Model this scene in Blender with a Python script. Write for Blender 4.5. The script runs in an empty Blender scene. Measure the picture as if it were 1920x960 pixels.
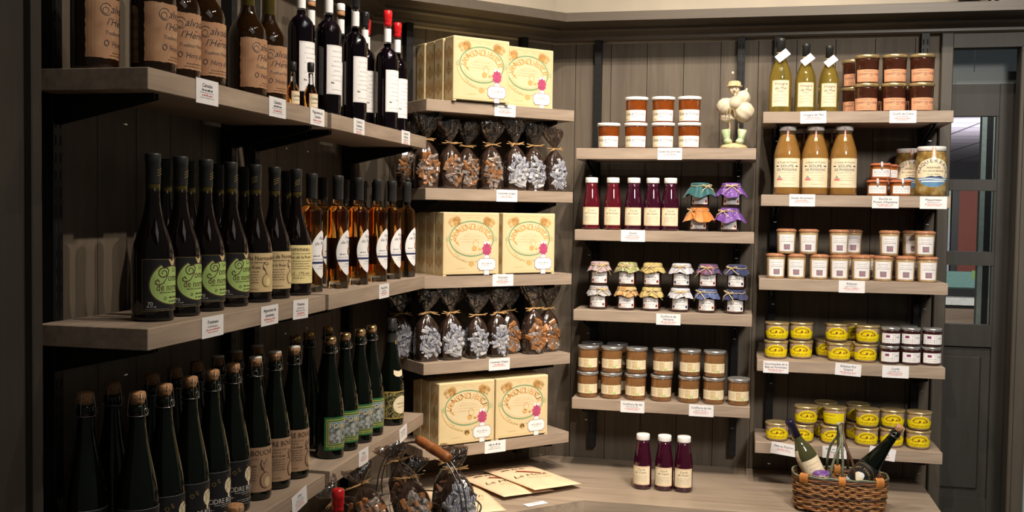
import bpy, math, random
from mathutils import Matrix, Vector

sc = bpy.context.scene
COL = sc.collection
H = 1.67                                  # eye height above the floor; shelf heights below are given from the eye

# ------------------------------------------------------------------ camera
cam_d = bpy.data.cameras.new('camera'); cam = bpy.data.objects.new('camera', cam_d); COL.objects.link(cam)
def cam_axes(pitch, roll, yaw):
    cy, sy, cp, sp = math.cos(yaw), math.sin(yaw), math.cos(pitch), math.sin(pitch)
    w = Vector((-sy*cp, cy*cp, -sp)); r0 = Vector((cy, sy, 0)); u0 = r0.cross(w)
    c, s = math.cos(roll), math.sin(roll)
    return c*r0 + s*u0, -s*r0 + c*u0, w
r_, u_, w_ = cam_axes(0.0418835, 0.0146042, 0.2180720)
M = Matrix(((r_.x, u_.x, -w_.x, 0), (r_.y, u_.y, -w_.y, 0), (r_.z, u_.z, -w_.z, H), (0, 0, 0, 1)))
cam.matrix_world = M
cam_d.sensor_width = 36; cam_d.lens = 36*1919.8/1920; cam_d.clip_start = 0.05
sc.camera = cam

# ------------------------------------------------------------------ exposure, world, lamps
vs = sc.view_settings
vs.view_transform = 'Standard'; vs.look = 'None'; vs.gamma = 1; vs.exposure = 0.28; vs.use_curve_mapping = False
sc.cycles.caustics_reflective = False; sc.cycles.caustics_refractive = False
sc.cycles.max_bounces = 10; sc.cycles.transparent_max_bounces = 16; sc.cycles.transmission_bounces = 8
sc.cycles.sample_clamp_indirect = 4.0
wd = bpy.data.worlds.new('world'); sc.world = wd; wd.use_nodes = True
wd.node_tree.nodes['Background'].inputs[0].default_value = (0.92, 0.95, 0.86, 1)
wd.node_tree.nodes['Background'].inputs[1].default_value = 0.055
def spot(name, loc, at, power, angle=100, col=(1, .87, .72), r=.03, blend=.6):
    d = bpy.data.lights.new(name, 'SPOT'); d.energy = power; d.color = col; d.shadow_soft_size = r
    d.spot_size = math.radians(angle); d.spot_blend = blend
    o = bpy.data.objects.new(name, d); COL.objects.link(o)
    p = Vector((loc[0], loc[1], H+loc[2])); t = Vector((at[0], at[1], H+at[2]))
    o.location = p; o.rotation_euler = (t-p).to_track_quat('-Z', 'Y').to_euler()
def area(name, loc, at, power, sx, sy, col=(1, .93, .85)):
    d = bpy.data.lights.new(name, 'AREA'); d.energy = power; d.color = col; d.shape = 'RECTANGLE'; d.size = sx; d.size_y = sy
    o = bpy.data.objects.new(name, d); COL.objects.link(o)
    p = Vector((loc[0], loc[1], H+loc[2])); t = Vector((at[0], at[1], H+at[2]))
    o.location = p; o.rotation_euler = (t-p).to_track_quat('-Z', 'Y').to_euler()
#LIGHTS
for loc, at, pw, ang in (((-.30, 2.10, 2.05), (-.35, 3.7, .05), 95, 62), ((.42, 2.15, 2.05), (.32, 3.7, .05), 54, 62), ((.12, 1.75, 2.05), (.05, 3.7, -.50), 85, 58), ((.62, 1.85, 2.05), (.42, 3.7, -.50), 75, 58),
                         ((.10, 1.95, 2.05), (-.90, 3.4, -.05), 98, 58), ((.72, 2.45, 2.05), (-1.05, 2.85, .10), 104, 60), ((.78, 1.85, 2.05), (-1.05, 2.35, -.20), 96, 62), ((.70, 1.05, 2.05), (-1.05, 1.85, -.20), 32, 60),
                         ((-.42, 2.95, 2.05), (-.62, 3.25, -.9), 26, 50), ((.18, 3.18, 2.05), (.12, 3.55, -.9), 24, 60)):
    spot('spot_lamp', loc, at, pw, ang, r=.016)
area('room_fill_light', (1.1, .9, 2.0), (1.1, 1.5, 0), 8, 2.0, 1.4)  # weak overhead fill, added for the soft light of the unseen shop
spot('front_fill_light', (1.35, -.5, 1.85), (.50, 3.8, -.55), 380, 46, (1, .93, .84), .35, 1.)  # added soft fill from behind the camera, lifts the right wall's dark backs

# ------------------------------------------------------------------ materials
def nodes(name):
    m = bpy.data.materials.new(name); m.use_nodes = True
    nt = m.node_tree; return m, nt, nt.nodes['Principled BSDF']
def N(nt, t, **k):
    n = nt.nodes.new(t)
    for a, b in k.items(): setattr(n, a, b)
    return n
MATS = {}
def mat(name, col, rough=.5, metal=0., var=.12, scale=60., bump=0., trans=0., coat=0., ior=1.45, sheen=0.):
    """one procedural surface: the colour varied by a noise, an optional fine bump"""
    if name in MATS: return MATS[name]
    m, nt, b = nodes(name)
    tc = N(nt, 'ShaderNodeTexCoord'); no = N(nt, 'ShaderNodeTexNoise'); no.inputs['Scale'].default_value = scale; no.inputs['Detail'].default_value = 3
    nt.links.new(tc.outputs['Object'], no.inputs['Vector'])
    cr = N(nt, 'ShaderNodeValToRGB')
    cr.color_ramp.elements[0].position = .3; cr.color_ramp.elements[1].position = .7
    cr.color_ramp.elements[0].color = tuple(max(0, c*(1-var)) for c in col)+(1,)
    cr.color_ramp.elements[1].color = tuple(min(1, c*(1+var)) for c in col)+(1,)
    nt.links.new(no.outputs['Fac'], cr.inputs['Fac']); nt.links.new(cr.outputs['Color'], b.inputs['Base Color'])
    b.inputs['Roughness'].default_value = rough; b.inputs['Metallic'].default_value = metal
    b.inputs['Transmission Weight'].default_value = trans; b.inputs['IOR'].default_value = ior
    b.inputs['Coat Weight'].default_value = coat; b.inputs['Coat Roughness'].default_value = .04
    b.inputs['Sheen Weight'].default_value = sheen
    if bump:
        bp = N(nt, 'ShaderNodeBump'); bp.inputs['Strength'].default_value = bump; bp.inputs['Distance'].default_value = .004
        nt.links.new(no.outputs['Fac'], bp.inputs['Height']); nt.links.new(bp.outputs['Normal'], b.inputs['Normal'])
    MATS[name] = m; return m
def wood(name, c1, c2, rough=.5, along=0, pitch=0, fine=1., shift=0.):
    """grained wood, grain running along one object axis; pitch > 0 tints each plank differently across the other"""
    m, nt, b = nodes(name)
    tc = N(nt, 'ShaderNodeTexCoord'); mp = N(nt, 'ShaderNodeMapping')
    s = [38*fine]*3; s[along] = 2.2*fine; mp.inputs['Scale'].default_value = s
    nt.links.new(tc.outputs['Object'], mp.inputs['Vector'])
    no = N(nt, 'ShaderNodeTexNoise'); no.inputs['Scale'].default_value = 1; no.inputs['Detail'].default_value = 6; no.inputs['Roughness'].default_value = .65; no.inputs['Distortion'].default_value = .8
    nt.links.new(mp.outputs['Vector'], no.inputs['Vector'])
    n2 = N(nt, 'ShaderNodeTexNoise'); n2.inputs['Scale'].default_value = 5; n2.inputs['Detail'].default_value = 2
    nt.links.new(tc.outputs['Object'], n2.inputs['Vector'])
    ad = N(nt, 'ShaderNodeMath', operation='MULTIPLY_ADD'); ad.inputs[1].default_value = .35; 
    nt.links.new(n2.outputs['Fac'], ad.inputs[0]); nt.links.new(no.outputs['Fac'], ad.inputs[2])
    fac = ad.outputs[0]
    if pitch:
        sp = N(nt, 'ShaderNodeSeparateXYZ'); nt.links.new(tc.outputs['Object'], sp.inputs[0])
        dv = N(nt, 'ShaderNodeMath', operation='MULTIPLY_ADD'); dv.inputs[1].default_value = 1/pitch; dv.inputs[2].default_value = shift
        nt.links.new(sp.outputs[0], dv.inputs[0])
        fl = N(nt, 'ShaderNodeMath', operation='FLOOR'); nt.links.new(dv.outputs[0], fl.inputs[0])
        wn = N(nt, 'ShaderNodeTexWhiteNoise', noise_dimensions='1D'); nt.links.new(fl.outputs[0], wn.inputs['W'])
        a2 = N(nt, 'ShaderNodeMath', operation='MULTIPLY_ADD'); a2.inputs[1].default_value = .22
        nt.links.new(wn.outputs['Value'], a2.inputs[0]); nt.links.new(fac, a2.inputs[2]); fac = a2.outputs[0]
    cr = N(nt, 'ShaderNodeValToRGB'); cr.color_ramp.elements[0].position = .38; cr.color_ramp.elements[1].position = .95
    cr.color_ramp.elements[0].color = c1+(1,); cr.color_ramp.elements[1].color = c2+(1,)
    nt.links.new(fac, cr.inputs['Fac']); nt.links.new(cr.outputs['Color'], b.inputs['Base Color'])
    b.inputs['Roughness'].default_value = rough
    bp = N(nt, 'ShaderNodeBump'); bp.inputs['Strength'].default_value = .25; bp.inputs['Distance'].default_value = .002
    nt.links.new(no.outputs['Fac'], bp.inputs['Height']); nt.links.new(bp.outputs['Normal'], b.inputs['Normal'])
    MATS[name] = m; return m
def film(name, tint, gloss=.25, scale=55., rough=.12):
    """crinkled clear cellophane: see-through with glossy folds"""
    m = bpy.data.materials.new(name); m.use_nodes = True; nt = m.node_tree; nt.nodes.clear()
    out = N(nt, 'ShaderNodeOutputMaterial'); mx = N(nt, 'ShaderNodeMixShader'); tr = N(nt, 'ShaderNodeBsdfTransparent'); gl = N(nt, 'ShaderNodeBsdfGlossy')
    tr.inputs[0].default_value = tint+(1,); gl.inputs['Roughness'].default_value = rough
    tc = N(nt, 'ShaderNodeTexCoord'); no = N(nt, 'ShaderNodeTexNoise'); no.inputs['Scale'].default_value = scale; no.inputs['Detail'].default_value = 3; no.inputs['Distortion'].default_value = 1.5
    nt.links.new(tc.outputs['Object'], no.inputs['Vector'])
    bp = N(nt, 'ShaderNodeBump'); bp.inputs['Strength'].default_value = 1; bp.inputs['Distance'].default_value = .02
    nt.links.new(no.outputs['Fac'], bp.inputs['Height']); nt.links.new(bp.outputs['Normal'], gl.inputs['Normal'])
    mx.inputs[0].default_value = gloss
    nt.links.new(tr.outputs[0], mx.inputs[1]); nt.links.new(gl.outputs[0], mx.inputs[2]); nt.links.new(mx.outputs[0], out.inputs[0])
    MATS[name] = m; return m
def pattern(name, cols, scale=120., kind='noise', rough=.6, sheen=.0):
    """printed cloth or paper: several flat colours scattered by a cell or noise texture"""
    m, nt, b = nodes(name)
    tc = N(nt, 'ShaderNodeTexCoord')
    if kind == 'dots':
        t = N(nt, 'ShaderNodeTexVoronoi'); t.inputs['Scale'].default_value = scale; o = t.outputs['Distance']
    elif kind == 'wave':
        t = N(nt, 'ShaderNodeTexWave'); t.inputs['Scale'].default_value = scale; t.inputs['Distortion'].default_value = 6; t.inputs['Detail'].default_value = 1; o = t.outputs['Fac']
    else:
        t = N(nt, 'ShaderNodeTexNoise'); t.inputs['Scale'].default_value = scale; t.inputs['Detail'].default_value = 2; o = t.outputs['Fac']
    nt.links.new(tc.outputs['Object'], t.inputs['Vector'])
    cr = N(nt, 'ShaderNodeValToRGB'); cr.color_ramp.interpolation = 'CONSTANT' if kind != 'noise' else 'EASE'
    els = cr.color_ramp.elements
    while len(els) < len(cols): els.new(.5)
    for e, (p, c) in zip(els, cols): e.position = p; e.color = c+(1,)
    nt.links.new(o, cr.inputs['Fac']); nt.links.new(cr.outputs['Color'], b.inputs['Base Color'])
    b.inputs['Roughness'].default_value = rough; b.inputs['Sheen Weight'].default_value = sheen
    MATS[name] = m; return m

OAK = wood('grey_oak', (.20, .150, .112), (.44, .345, .265), .5)
PLANK = wood('grey_brown_plank', (.060, .046, .032), (.138, .108, .077), .62, along=2, pitch=.1345, shift=.5)
TRIMW = wood('painted_grey_wood', (.055, .046, .035), (.086, .072, .056), .5, along=2, fine=.7)
CORNW = wood('cornice_wood', (.085, .070, .054), (.125, .104, .081), .38, along=0, fine=.6)
DOORW = wood('dark_grey_door_wood', (.022, .020, .017), (.038, .035, .030), .5, along=2, fine=.8)
POSTW = wood('dark_brown_post', (.026, .021, .016), (.044, .037, .029), .55, along=2)
BASKW = wood('basket_wicker', (.10, .045, .018), (.30, .15, .06), .5, along=0, fine=2.5)
CREAM = mat('cream_plaster', (.47, .415, .335), .8, var=.05, scale=8)
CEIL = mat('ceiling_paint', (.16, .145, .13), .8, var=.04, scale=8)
BLACK = mat('black_steel', (.012, .012, .013), .45, metal=.4)
SLOT = mat('slot_dark', (.002, .002, .002), .8)
FLOORM = wood('floor_boards', (.10, .075, .055), (.2, .15, .11), .45, along=1)
PAPER = mat('white_card', (.80, .79, .80), .6, var=.03)
INK = mat('black_ink', (.03, .03, .045), .6)
GREYINK = mat('grey_ink', (.32, .31, .33), .6)
REDINK = mat('red_ink', (.62, .16, .15), .6)
# ------------------------------------------------------------------ mesh building
PI = math.pi
def sub(a, b): return (a[0]-b[0], a[1]-b[1], a[2]-b[2])
class MB:
    """collects shapes and links them as ONE mesh object"""
    def __init__(s): s.v = []; s.f = []; s.m = []; s.s = []; s.mats = []
    def mi(s, m):
        if m not in s.mats: s.mats.append(m)
        return s.mats.index(m)
    def add(s, vs, fs, m, smooth=False, T=None):
        o = len(s.v); k = s.mi(m)
        if T is not None: vs = [tuple(T @ Vector(p)) for p in vs]
        s.v += [tuple(p) for p in vs]
        for f in fs: s.f.append([i+o for i in f]); s.m.append(k); s.s.append(smooth)
        return s
    def box(s, a, b, m, T=None, bev=0.):
        (x0, y0, z0), (x1, y1, z1) = a, b
        if bev <= 0:
            vs = [(x0,y0,z0),(x1,y0,z0),(x1,y1,z0),(x0,y1,z0),(x0,y0,z1),(x1,y0,z1),(x1,y1,z1),(x0,y1,z1)]
            return s.add(vs, [(0,3,2,1),(4,5,6,7),(0,1,5,4),(1,2,6,5),(2,3,7,6),(3,0,4,7)], m, False, T)
        vs = []
        for X, sx in ((x0, 1), (x1, -1)):
            for Y, sy in ((y0, 1), (y1, -1)):
                for Z, sz in ((z0, 1), (z1, -1)):
                    vs += [(X, Y+sy*bev, Z+sz*bev), (X+sx*bev, Y, Z+sz*bev), (X+sx*bev, Y+sy*bev, Z)]
        g = lambda i, j, k, a: ((i*2+j)*2+k)*3+a
        fs = []
        for i in (0, 1): fs.append([g(i,0,0,0), g(i,1,0,0), g(i,1,1,0), g(i,0,1,0)][::(-1 if i == 0 else 1)])
        for j in (0, 1): fs.append([g(0,j,0,1), g(0,j,1,1), g(1,j,1,1), g(1,j,0,1)][::(-1 if j == 0 else 1)])
        for k in (0, 1): fs.append([g(0,0,k,2), g(1,0,k,2), g(1,1,k,2), g(0,1,k,2)][::(-1 if k == 0 else 1)])
        for i in (0, 1):
            for j in (0, 1): fs.append([g(i,j,0,0), g(i,j,1,0), g(i,j,1,1), g(i,j,0,1)])
            for k in (0, 1): fs.append([g(i,0,k,0), g(i,1,k,0), g(i,1,k,2), g(i,0,k,2)])
        for j in (0, 1):
            for k in (0, 1): fs.append([g(0,j,k,1), g(1,j,k,1), g(1,j,k,2), g(0,j,k,2)])
        for i in (0, 1):
            for j in (0, 1):
                for k in (0, 1): fs.append([g(i,j,k,0), g(i,j,k,1), g(i,j,k,2)])
        return s.add(vs, fs, m, False, T)
    def lathe(s, prof, m, n=28, T=None, smooth=True, close=True, cap0=True, cap1=True, fr=None, mats=None):
        """profile of (radius, height) from the bottom up, turned about z; fr(angle, r, z) -> r may reshape it"""
        vs, fs = [], []; L = len(prof)
        for r, z in prof:
            for k in range(n):
                a = 2*PI*k/n; q = fr(a, r, z) if fr else r
                vs.append((q*math.sin(a), -q*math.cos(a), z))
        for i in range(L-1):
            for k in range(n):
                j = (k+1) % n
                fs.append((i*n+k, i*n+j, (i+1)*n+j, (i+1)*n+k))
        if mats:
            o = len(s.v); s.add(vs, [], m, smooth, T)
            for q, f in enumerate(fs): s.f.append([i+o for i in f]); s.m.append(s.mi(mats[q//n])); s.s.append(smooth)
            if cap0: s.f.append([o+k for k in range(n)][::-1]); s.m.append(s.mi(mats[0])); s.s.append(False)
            if cap1: s.f.append([o+(L-1)*n+k for k in range(n)]); s.m.append(s.mi(mats[-1])); s.s.append(False)
            return s
        s.add(vs, fs, m, smooth, T); o = len(s.v)-len(vs)
        if cap0: s.f.append([o+k for k in range(n)][::-1]); s.m.append(s.mi(m)); s.s.append(False)
        if cap1: s.f.append([o+(L-1)*n+k for k in range(n)]); s.m.append(s.mi(m)); s.s.append(False)
        return s
    def tube(s, pts, r, m, n=6, closed=False, T=None, rs=None):
        pts = [Vector(p) for p in pts]; L = len(pts); vs, fs = [], []
        up = None
        for i, p in enumerate(pts):
            a = pts[(i-1) % L] if (i or closed) else p; b = pts[(i+1) % L] if (i < L-1 or closed) else p
            d = (b-a).normalized() if (b-a).length > 1e-9 else Vector((0, 0, 1))
            if up is None:
                up = Vector((0, 0, 1)) if abs(d.z) < .9 else Vector((1, 0, 0))
            e = (up - d*up.dot(d)); e = e.normalized() if e.length > 1e-6 else d.orthogonal().normalized(); up = e; g = d.cross(e)
            q = rs[i] if rs else r
            for k in range(n):
                t = 2*PI*k/n; vs.append(tuple(p + q*(math.cos(t)*e + math.sin(t)*g)))
        for i in range(L if closed else L-1):
            for k in range(n):
                j = (k+1) % n; i2 = (i+1) % L
                fs.append((i*n+k, i*n+j, i2*n+j, i2*n+k))
        if not closed: fs += [tuple(range(n))[::-1], tuple((L-1)*n+k for k in range(n))]
        return s.add(vs, fs, m, True, T)
    def prism(s, poly, z0, z1, m, T=None, smooth=False):
        n = len(poly); vs = [(x, y, z0) for x, y in poly]+[(x, y, z1) for x, y in poly]
        fs = [tuple(range(n))[::-1], tuple(range(n, 2*n))]+[(k, (k+1) % n, n+(k+1) % n, n+k) for k in range(n)]
        return s.add(vs, fs, m, smooth, T)
    def ball(s, c, r, m, n=14, k=9, T=None, fr=None, sc=(1, 1, 1)):
        prof = [(math.sin(PI*i/k)*r, -math.cos(PI*i/k)*r) for i in range(k+1)]
        prof[0] = (r*.02, prof[0][1]); prof[-1] = (r*.02, prof[-1][1])
        L = Matrix.Translation(c) @ Matrix.Diagonal((*sc, 1))
        return s.lathe(prof, m, n, (T @ L) if T is not None else L, True, fr=fr)
    def build(s, name, parent=None, loc=None, rz=0.):
        me = bpy.data.meshes.new(name); me.from_pydata(s.v, [], s.f)
        for m in s.mats: me.materials.append(m)
        me.polygons.foreach_set('material_index', s.m); me.polygons.foreach_set('use_smooth', s.s); me.update()
        o = bpy.data.objects.new(name, me); COL.objects.link(o)
        if parent is not None: o.parent = parent
        if loc is not None: o.location = loc
        o.rotation_euler[2] = rz
        return o

# ------------------------------------------------------------------ things, parts, copies
def tag(o, label, cat, group=None):
    o['label'] = label; o['category'] = cat
    if group: o['group'] = group
    return o
def struct(o): o['kind'] = 'structure'; return o
def thing(name): 
    o = bpy.data.objects.new(name, None); o.empty_display_size = .02; COL.objects.link(o); return o
def tree(o, parent=None):
    c = o.copy(); COL.objects.link(c)
    for k in ('label', 'category', 'group'):
        if k in c and parent is None: del c[k]
    if parent is not None: c.parent = parent
    for ch in o.children: tree(ch, c)
    return c
PROTO = {}
def put(kind, make, loc, rz, label, cat, group=None, scale=1., rot=None):
    """the first of a kind is the builder's own object, every later one a copy of it and of each of its parts"""
    if kind not in PROTO: o = PROTO[kind] = make(); 
    else: o = tree(PROTO[kind])
    o.location = loc; o.rotation_euler = rot if rot is not None else (0, 0, rz); o.scale = (scale,)*3
    return tag(o, label, cat, group)
# wall frames: along the wall, out of the room, eye-relative height -> world
R45 = math.sqrt(.5)
def LW(a, d, z): return (-d, a, H+z)                        # left wall, shelves face +x
def CW(a, d, z): return ((a-d)*R45, (a+d)*R45, H+z)         # diagonal corner wall
def RW(a, d, z): return (a, d, H+z)                         # right-hand wall, shelves face -y
RZ = {LW: PI/2, CW: PI/4, RW: 0.}
ORD = 'first second third fourth fifth sixth seventh eighth ninth tenth eleventh twelfth thirteenth'.split()

# ------------------------------------------------------------------ flat artwork, wrapped on jars and bottles
_fc = {}
def glyphs(txt, size, res=2, thin=0.):
    key = (txt, size, res, thin)
    if key in _fc: return _fc[key]
    cu = bpy.data.curves.new('lettering', 'FONT'); cu.body = txt; cu.size = size; cu.resolution_u = res; cu.offset = -thin*size; cu.fill_mode = 'FRONT'
    o = bpy.data.objects.new('lettering', cu); me = o.to_mesh()
    vs = [(v.co.x, v.co.y) for v in me.vertices]; fs = [tuple(p.vertices) for p in me.polygons]
    o.to_mesh_clear(); bpy.data.objects.remove(o); bpy.data.curves.remove(cu)
    _fc[key] = (vs, fs); return _fc[key]
class Art:
    """flat printed shapes: polygons of (u, v) in metres with a material and a layer"""
    def __init__(s): s.p = []
    def poly(s, pts, m, l=0): s.p.append((list(pts), m, l)); return s
    def rect(s, u0, v0, u1, v1, m, l=0): return s.poly([(u0, v0), (u1, v0), (u1, v1), (u0, v1)], m, l)
    def frame(s, u0, v0, u1, v1, t, m, l=1):
        s.rect(u0, v0, u1, v0+t, m, l); s.rect(u0, v1-t, u1, v1, m, l); s.rect(u0, v0+t, u0+t, v1-t, m, l); return s.rect(u1-t, v0+t, u1, v1-t, m, l)
    def disc(s, u, v, a, b, m, l=0, n=28, t0=0., t1=2*PI):
        return s.poly([(u+a*math.cos(t0+(t1-t0)*k/n), v+b*math.sin(t0+(t1-t0)*k/n)) for k in range(n+(t1-t0 < 6.28))], m, l)
    def ring(s, u, v, a, b, t, m, l=1, n=36, t0=0., t1=2*PI):
        for k in range(n):
            p, q = t0+(t1-t0)*k/n, t0+(t1-t0)*(k+1)/n
            s.poly([(u+a*math.cos(p), v+b*math.sin(p)), (u+a*math.cos(q), v+b*math.sin(q)), (u+(a-t)*math.cos(q), v+(b-t)*math.sin(q)), (u+(a-t)*math.cos(p), v+(b-t)*math.sin(p))], m, l)
        return s
    def stroke(s, pts, w, m, l=2):
        for (a, b), (c, d) in zip(pts, pts[1:]):
            L = math.hypot(c-a, d-b) or 1e-9; x, y = -(d-b)/L*w/2, (c-a)/L*w/2; ex, ey = (c-a)/L*w*.3, (d-b)/L*w*.3
            s.poly([(a-x-ex, b-y-ey), (c-x+ex, d-y+ey), (c+x+ex, d+y+ey), (a+x-ex, b+y-ey)], m, l)
        return s
    def text(s, txt, u, v, size, m, l=2, align=.5, shear=0., sx=1., rot=0., fit=None):
        vs, fs = glyphs(txt, size, 2, .008 if shear else 0.)
        if not vs: return s
        x0 = min(p[0] for p in vs); x1 = max(p[0] for p in vs)
        if fit and (x1-x0)*sx > fit: sx = fit/(x1-x0)
        c, d = math.cos(rot), math.sin(rot)
        w = []
        for x, y in vs:
            X = (x-x0-(x1-x0)*align)*sx+y*shear
            w.append((u+X*c-y*d, v+X*d+y*c))
        for f in fs: s.p.append(([w[i] for i in f], m, l))
        return s
    def arc(s, txt, u, v, a, b, size, m, l=2, t0=PI*.9, t1=PI*.1, sy=1.):
        """letters set along an ellipse, standing outwards"""
        n = len(txt)
        for k, ch in enumerate(txt):
            if ch == ' ': continue
            t = t0+(t1-t0)*(k+.5)/n
            s.text(ch, u+a*math.cos(t), v+b*math.sin(t), size, m, l, rot=math.atan2(b*math.sin(t)/b, a*math.cos(t)/a)-PI/2)
        return s
    def scrib(s, u, v, w, h, m, l=2, seed=1, align=.5):
        """a line of print too small to read: word-like ticks"""
        rd = random.Random(seed*7+int(w*1e5)); x = u-w*align; e = x+w
        while x < e:
            for _ in range(rd.randint(2, 6)):
                ww = h*rd.uniform(.25, .5); hh = h*rd.choice((.6, .6, .7, 1.))
                if x+ww > e: x = e; break
                s.rect(x, v, x+ww, v+hh, m, l); x += ww+h*.16
            x += h*.5
        return s
    def wrap(s, mb, R, z0=0., off=.0004, step=.006, th=.00025, ang=0., back=None):
        """lay the artwork on a turned body of radius R (a number or a function of height), cut fine enough to bend"""
        Rf = R if callable(R) else (lambda z: R)
        R0 = Rf(z0)
        for pts, m, l in s.p:
            u0 = min(p[0] for p in pts); u1 = max(p[0] for p in pts)
            k0, k1 = math.floor(u0/step), math.ceil(u1/step)
            for k in range(k0, max(k1, k0+1)):
                q = pts
                if u1-u0 > step*.3:
                    q = clip(clip(pts, k*step, 1), (k+1)*step, -1)
                if len(q) < 3: continue
                qs = [q]
                if callable(R):                                        # follow a curved side in height too
                    v0, v1 = min(p[1] for p in q), max(p[1] for p in q); st = .005
                    if v1-v0 > st*.6:
                        sw = [(v, u) for u, v in q]
                        qs = [[(u, v) for v, u in clip(clip(sw, j*st, 1), (j+1)*st, -1)] for j in range(math.floor(v0/st), math.ceil(v1/st))]
                for q in qs:
                    if len(q) < 3: continue
                    vs = []
                    for u, v in q:
                        a = u/R0+ang; r = Rf(z0+v)+off+th*l
                        vs.append((r*math.sin(a), -r*math.cos(a), z0+v))
                    mb.add(vs, [tuple(range(len(vs)))], m)
        return mb
    def flat(s, mb, y=0., off=0.0003, th=.00025, T=None):
        """lay the artwork on an upright plane facing -y"""
        for pts, m, l in s.p:
            mb.add([(u, y-off-th*l, v) for u, v in pts], [tuple(range(len(pts)))], m, False, T)
        return mb
def clip(pts, c, sg):
    out = []; n = len(pts)
    for i in range(n):
        a, b = pts[i], pts[(i+1) % n]; da, db = (a[0]-c)*sg, (b[0]-c)*sg
        if da >= 0: out.append(a)
        if (da > 0 > db) or (da < 0 < db):
            t = da/(da-db); out.append((c, a[1]+(b[1]-a[1])*t))
    return out
def lerp(prof):
    """radius of a turned profile as a function of height"""
    pr = sorted((z, r) for r, z in prof)
    def f(z):
        for (z0, r0), (z1, r1) in zip(pr, pr[1:]):
            if z0 <= z <= z1 and z1 > z0: return r0+(r1-r0)*(z-z0)/(z1-z0)
        return pr[-1][1]
    return f
# ------------------------------------------------------------------ the room shell
def planks(name, a0, a1, d, z0, z1, rz, m=PLANK, pitch=.1345, shift=.5, gap=.0022):
    mb = MB(); k = math.floor(a0/pitch+shift)
    mb.box((a0, d+.006, z0), (a1, d+.03, z1), SLOT)
    while (k-shift)*pitch < a1:
        x0, x1 = max(a0, (k-shift)*pitch+gap/2), min(a1, (k+1-shift)*pitch-gap/2)
        if x1 > x0: mb.box((x0, d, z0), (x1, d+.018, z1), m)
        k += 1
    return struct(mb.build(name, rz=rz))
ZC = H+.64
planks('wall_left', .5, 3.307, 1.25, 0, ZC, PI/2)
planks('wall_corner', 1.4545, 2.237, 3.222, 0, ZC, PI/4)
planks('wall_right', -.697, .674, 3.86, 0, ZC, 0, shift=.6)
def slab(name, a, b, m, rz=0.): return struct(MB().box(a, b, m).build(name, rz=rz))
ZT = H+2.1
slab('wall_left_upper', (.5, 1.25, ZC), (3.307, 1.28, ZT), CREAM, PI/2)
slab('wall_corner_upper', (1.4545, 3.222, ZC), (2.237, 3.252, ZT), CREAM, PI/4)
slab('wall_right_upper', (-.697, 3.86, ZC), (2.4, 3.89, ZT), CREAM)
slab('floor', (-1.4, -1.2, -.05), (2.4, 19, 0), FLOORM)
slab('ceiling', (-1.4, -1.2, ZT), (2.4, 3.9, ZT+.05), CEIL)
# cornice: one moulded profile run round the three walls
prof = [(0, .648), (.026, .648), (.034, .654), (.034, .663), (.048, .668), (.070, .673), (.078, .679), (.078, .689), (.095, .693), (.160, .697), (.160, .728), (.150, .731), (0, .731)]
mb = MB(); vs = []; fs = []
for d, z in prof:
    vs += [(-1.25+d, .5, H+z), (-1.25+d, 3.307-.4142*d, H+z), (-.697+.4142*d, 3.86-d, H+z), (2.4, 3.86-d, H+z)]
n = len(prof)
for i in range(n-1):
    for k in range(3): fs.append((i*4+k, i*4+k+1, (i+1)*4+k+1, (i+1)*4+k))
mb.add(vs, fs, CORNW)
o = struct(mb.build('trim_1'))
# near end post of the left wall
struct(MB().box((1.18, 1.205, 0), (1.565, 1.255, H+.66), POSTW, bev=.003).box((1.545, 1.19, 0), (1.572, 1.21, H+.66), POSTW, bev=.002).build('trim_2', rz=PI/2))
# door post, header and the wall right of the door
struct(MB().box((.674, 3.835, 0), (.714, 3.90, H+.65), TRIMW, bev=.003).build('trim_3'))
struct(MB().box((.714, 3.84, H+.598), (.99, 3.90, H+.65), TRIMW).build('trim_4'))
struct(MB().box((.932, 3.835, 0), (.986, 3.90, H+.60), TRIMW, bev=.003).box((.945, 3.828, 0), (.975, 3.836, H+.60), TRIMW).build('trim_5'))
BLUEG = mat('pale_blue_grey_paint', (.24, .30, .29), .7, var=.05, scale=6)
slab('wall_right_end', (.986, 3.85, 0), (2.4, 3.89, ZC), BLUEG)
slab('wall_reveal_left', (.674, 3.90, 0), (.70, 3.975, H+.7), DOORW)
slab('wall_reveal_right', (.975, 3.90, 0), (1.02, 4.02, H+.7), DOORW)
slab('wall_reveal_top', (.40, 3.90, H+.70), (1.02, 4.02, H+.75), DOORW)

# door with three panes over a sunk panel, transom light above it
D = 3.98; Q = .9256
mb = MB(); x0, x1 = .426, .960; g0, g1 = .50, .8997
rows = [(.374, .146), (.1055, -.1157), (-.1648, -.3813)]
zt = .488; zb = -H+.01
mb.box((x0, D, H+zb), (g0, D+.04, H+zt), DOORW, bev=.002); mb.box((g1, D, H+zb), (x1, D+.04, H+zt), DOORW, bev=.002)
edges = [zt]+[e for r in rows for e in r]+[-.460]
for a, b in zip(edges[::2], edges[1::2]): mb.box((g0, D, H+b), (g1, D+.04, H+a), DOORW)
mb.box((g0, D, H+zb), (g1, D+.04, H-1.018), DOORW)
mb.box((g0, D+.012, H-1.018), (g1, D+.03, H-.460), DOORW)
mb.box((g0+.03, D+.004, H-.985), (g1-.03, D+.014, H-.495), DOORW, bev=.006)
door = struct(mb.build('door_1'))
GLASSP = film('door_pane_glass', (.93, .95, .95), .02, .3, .02)
for a, b in rows:
    MB().box((g0, D+.018, H+b), (g1, D+.022, H+a), GLASSP).build('pane', door)
    f = MB()
    for q in ((g1-.008, g1), ): f.box((q[0], D+.002, H+b), (q[1], D+.018, H+a), DOORW)
    f.build('glazing_bead', door)
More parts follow.
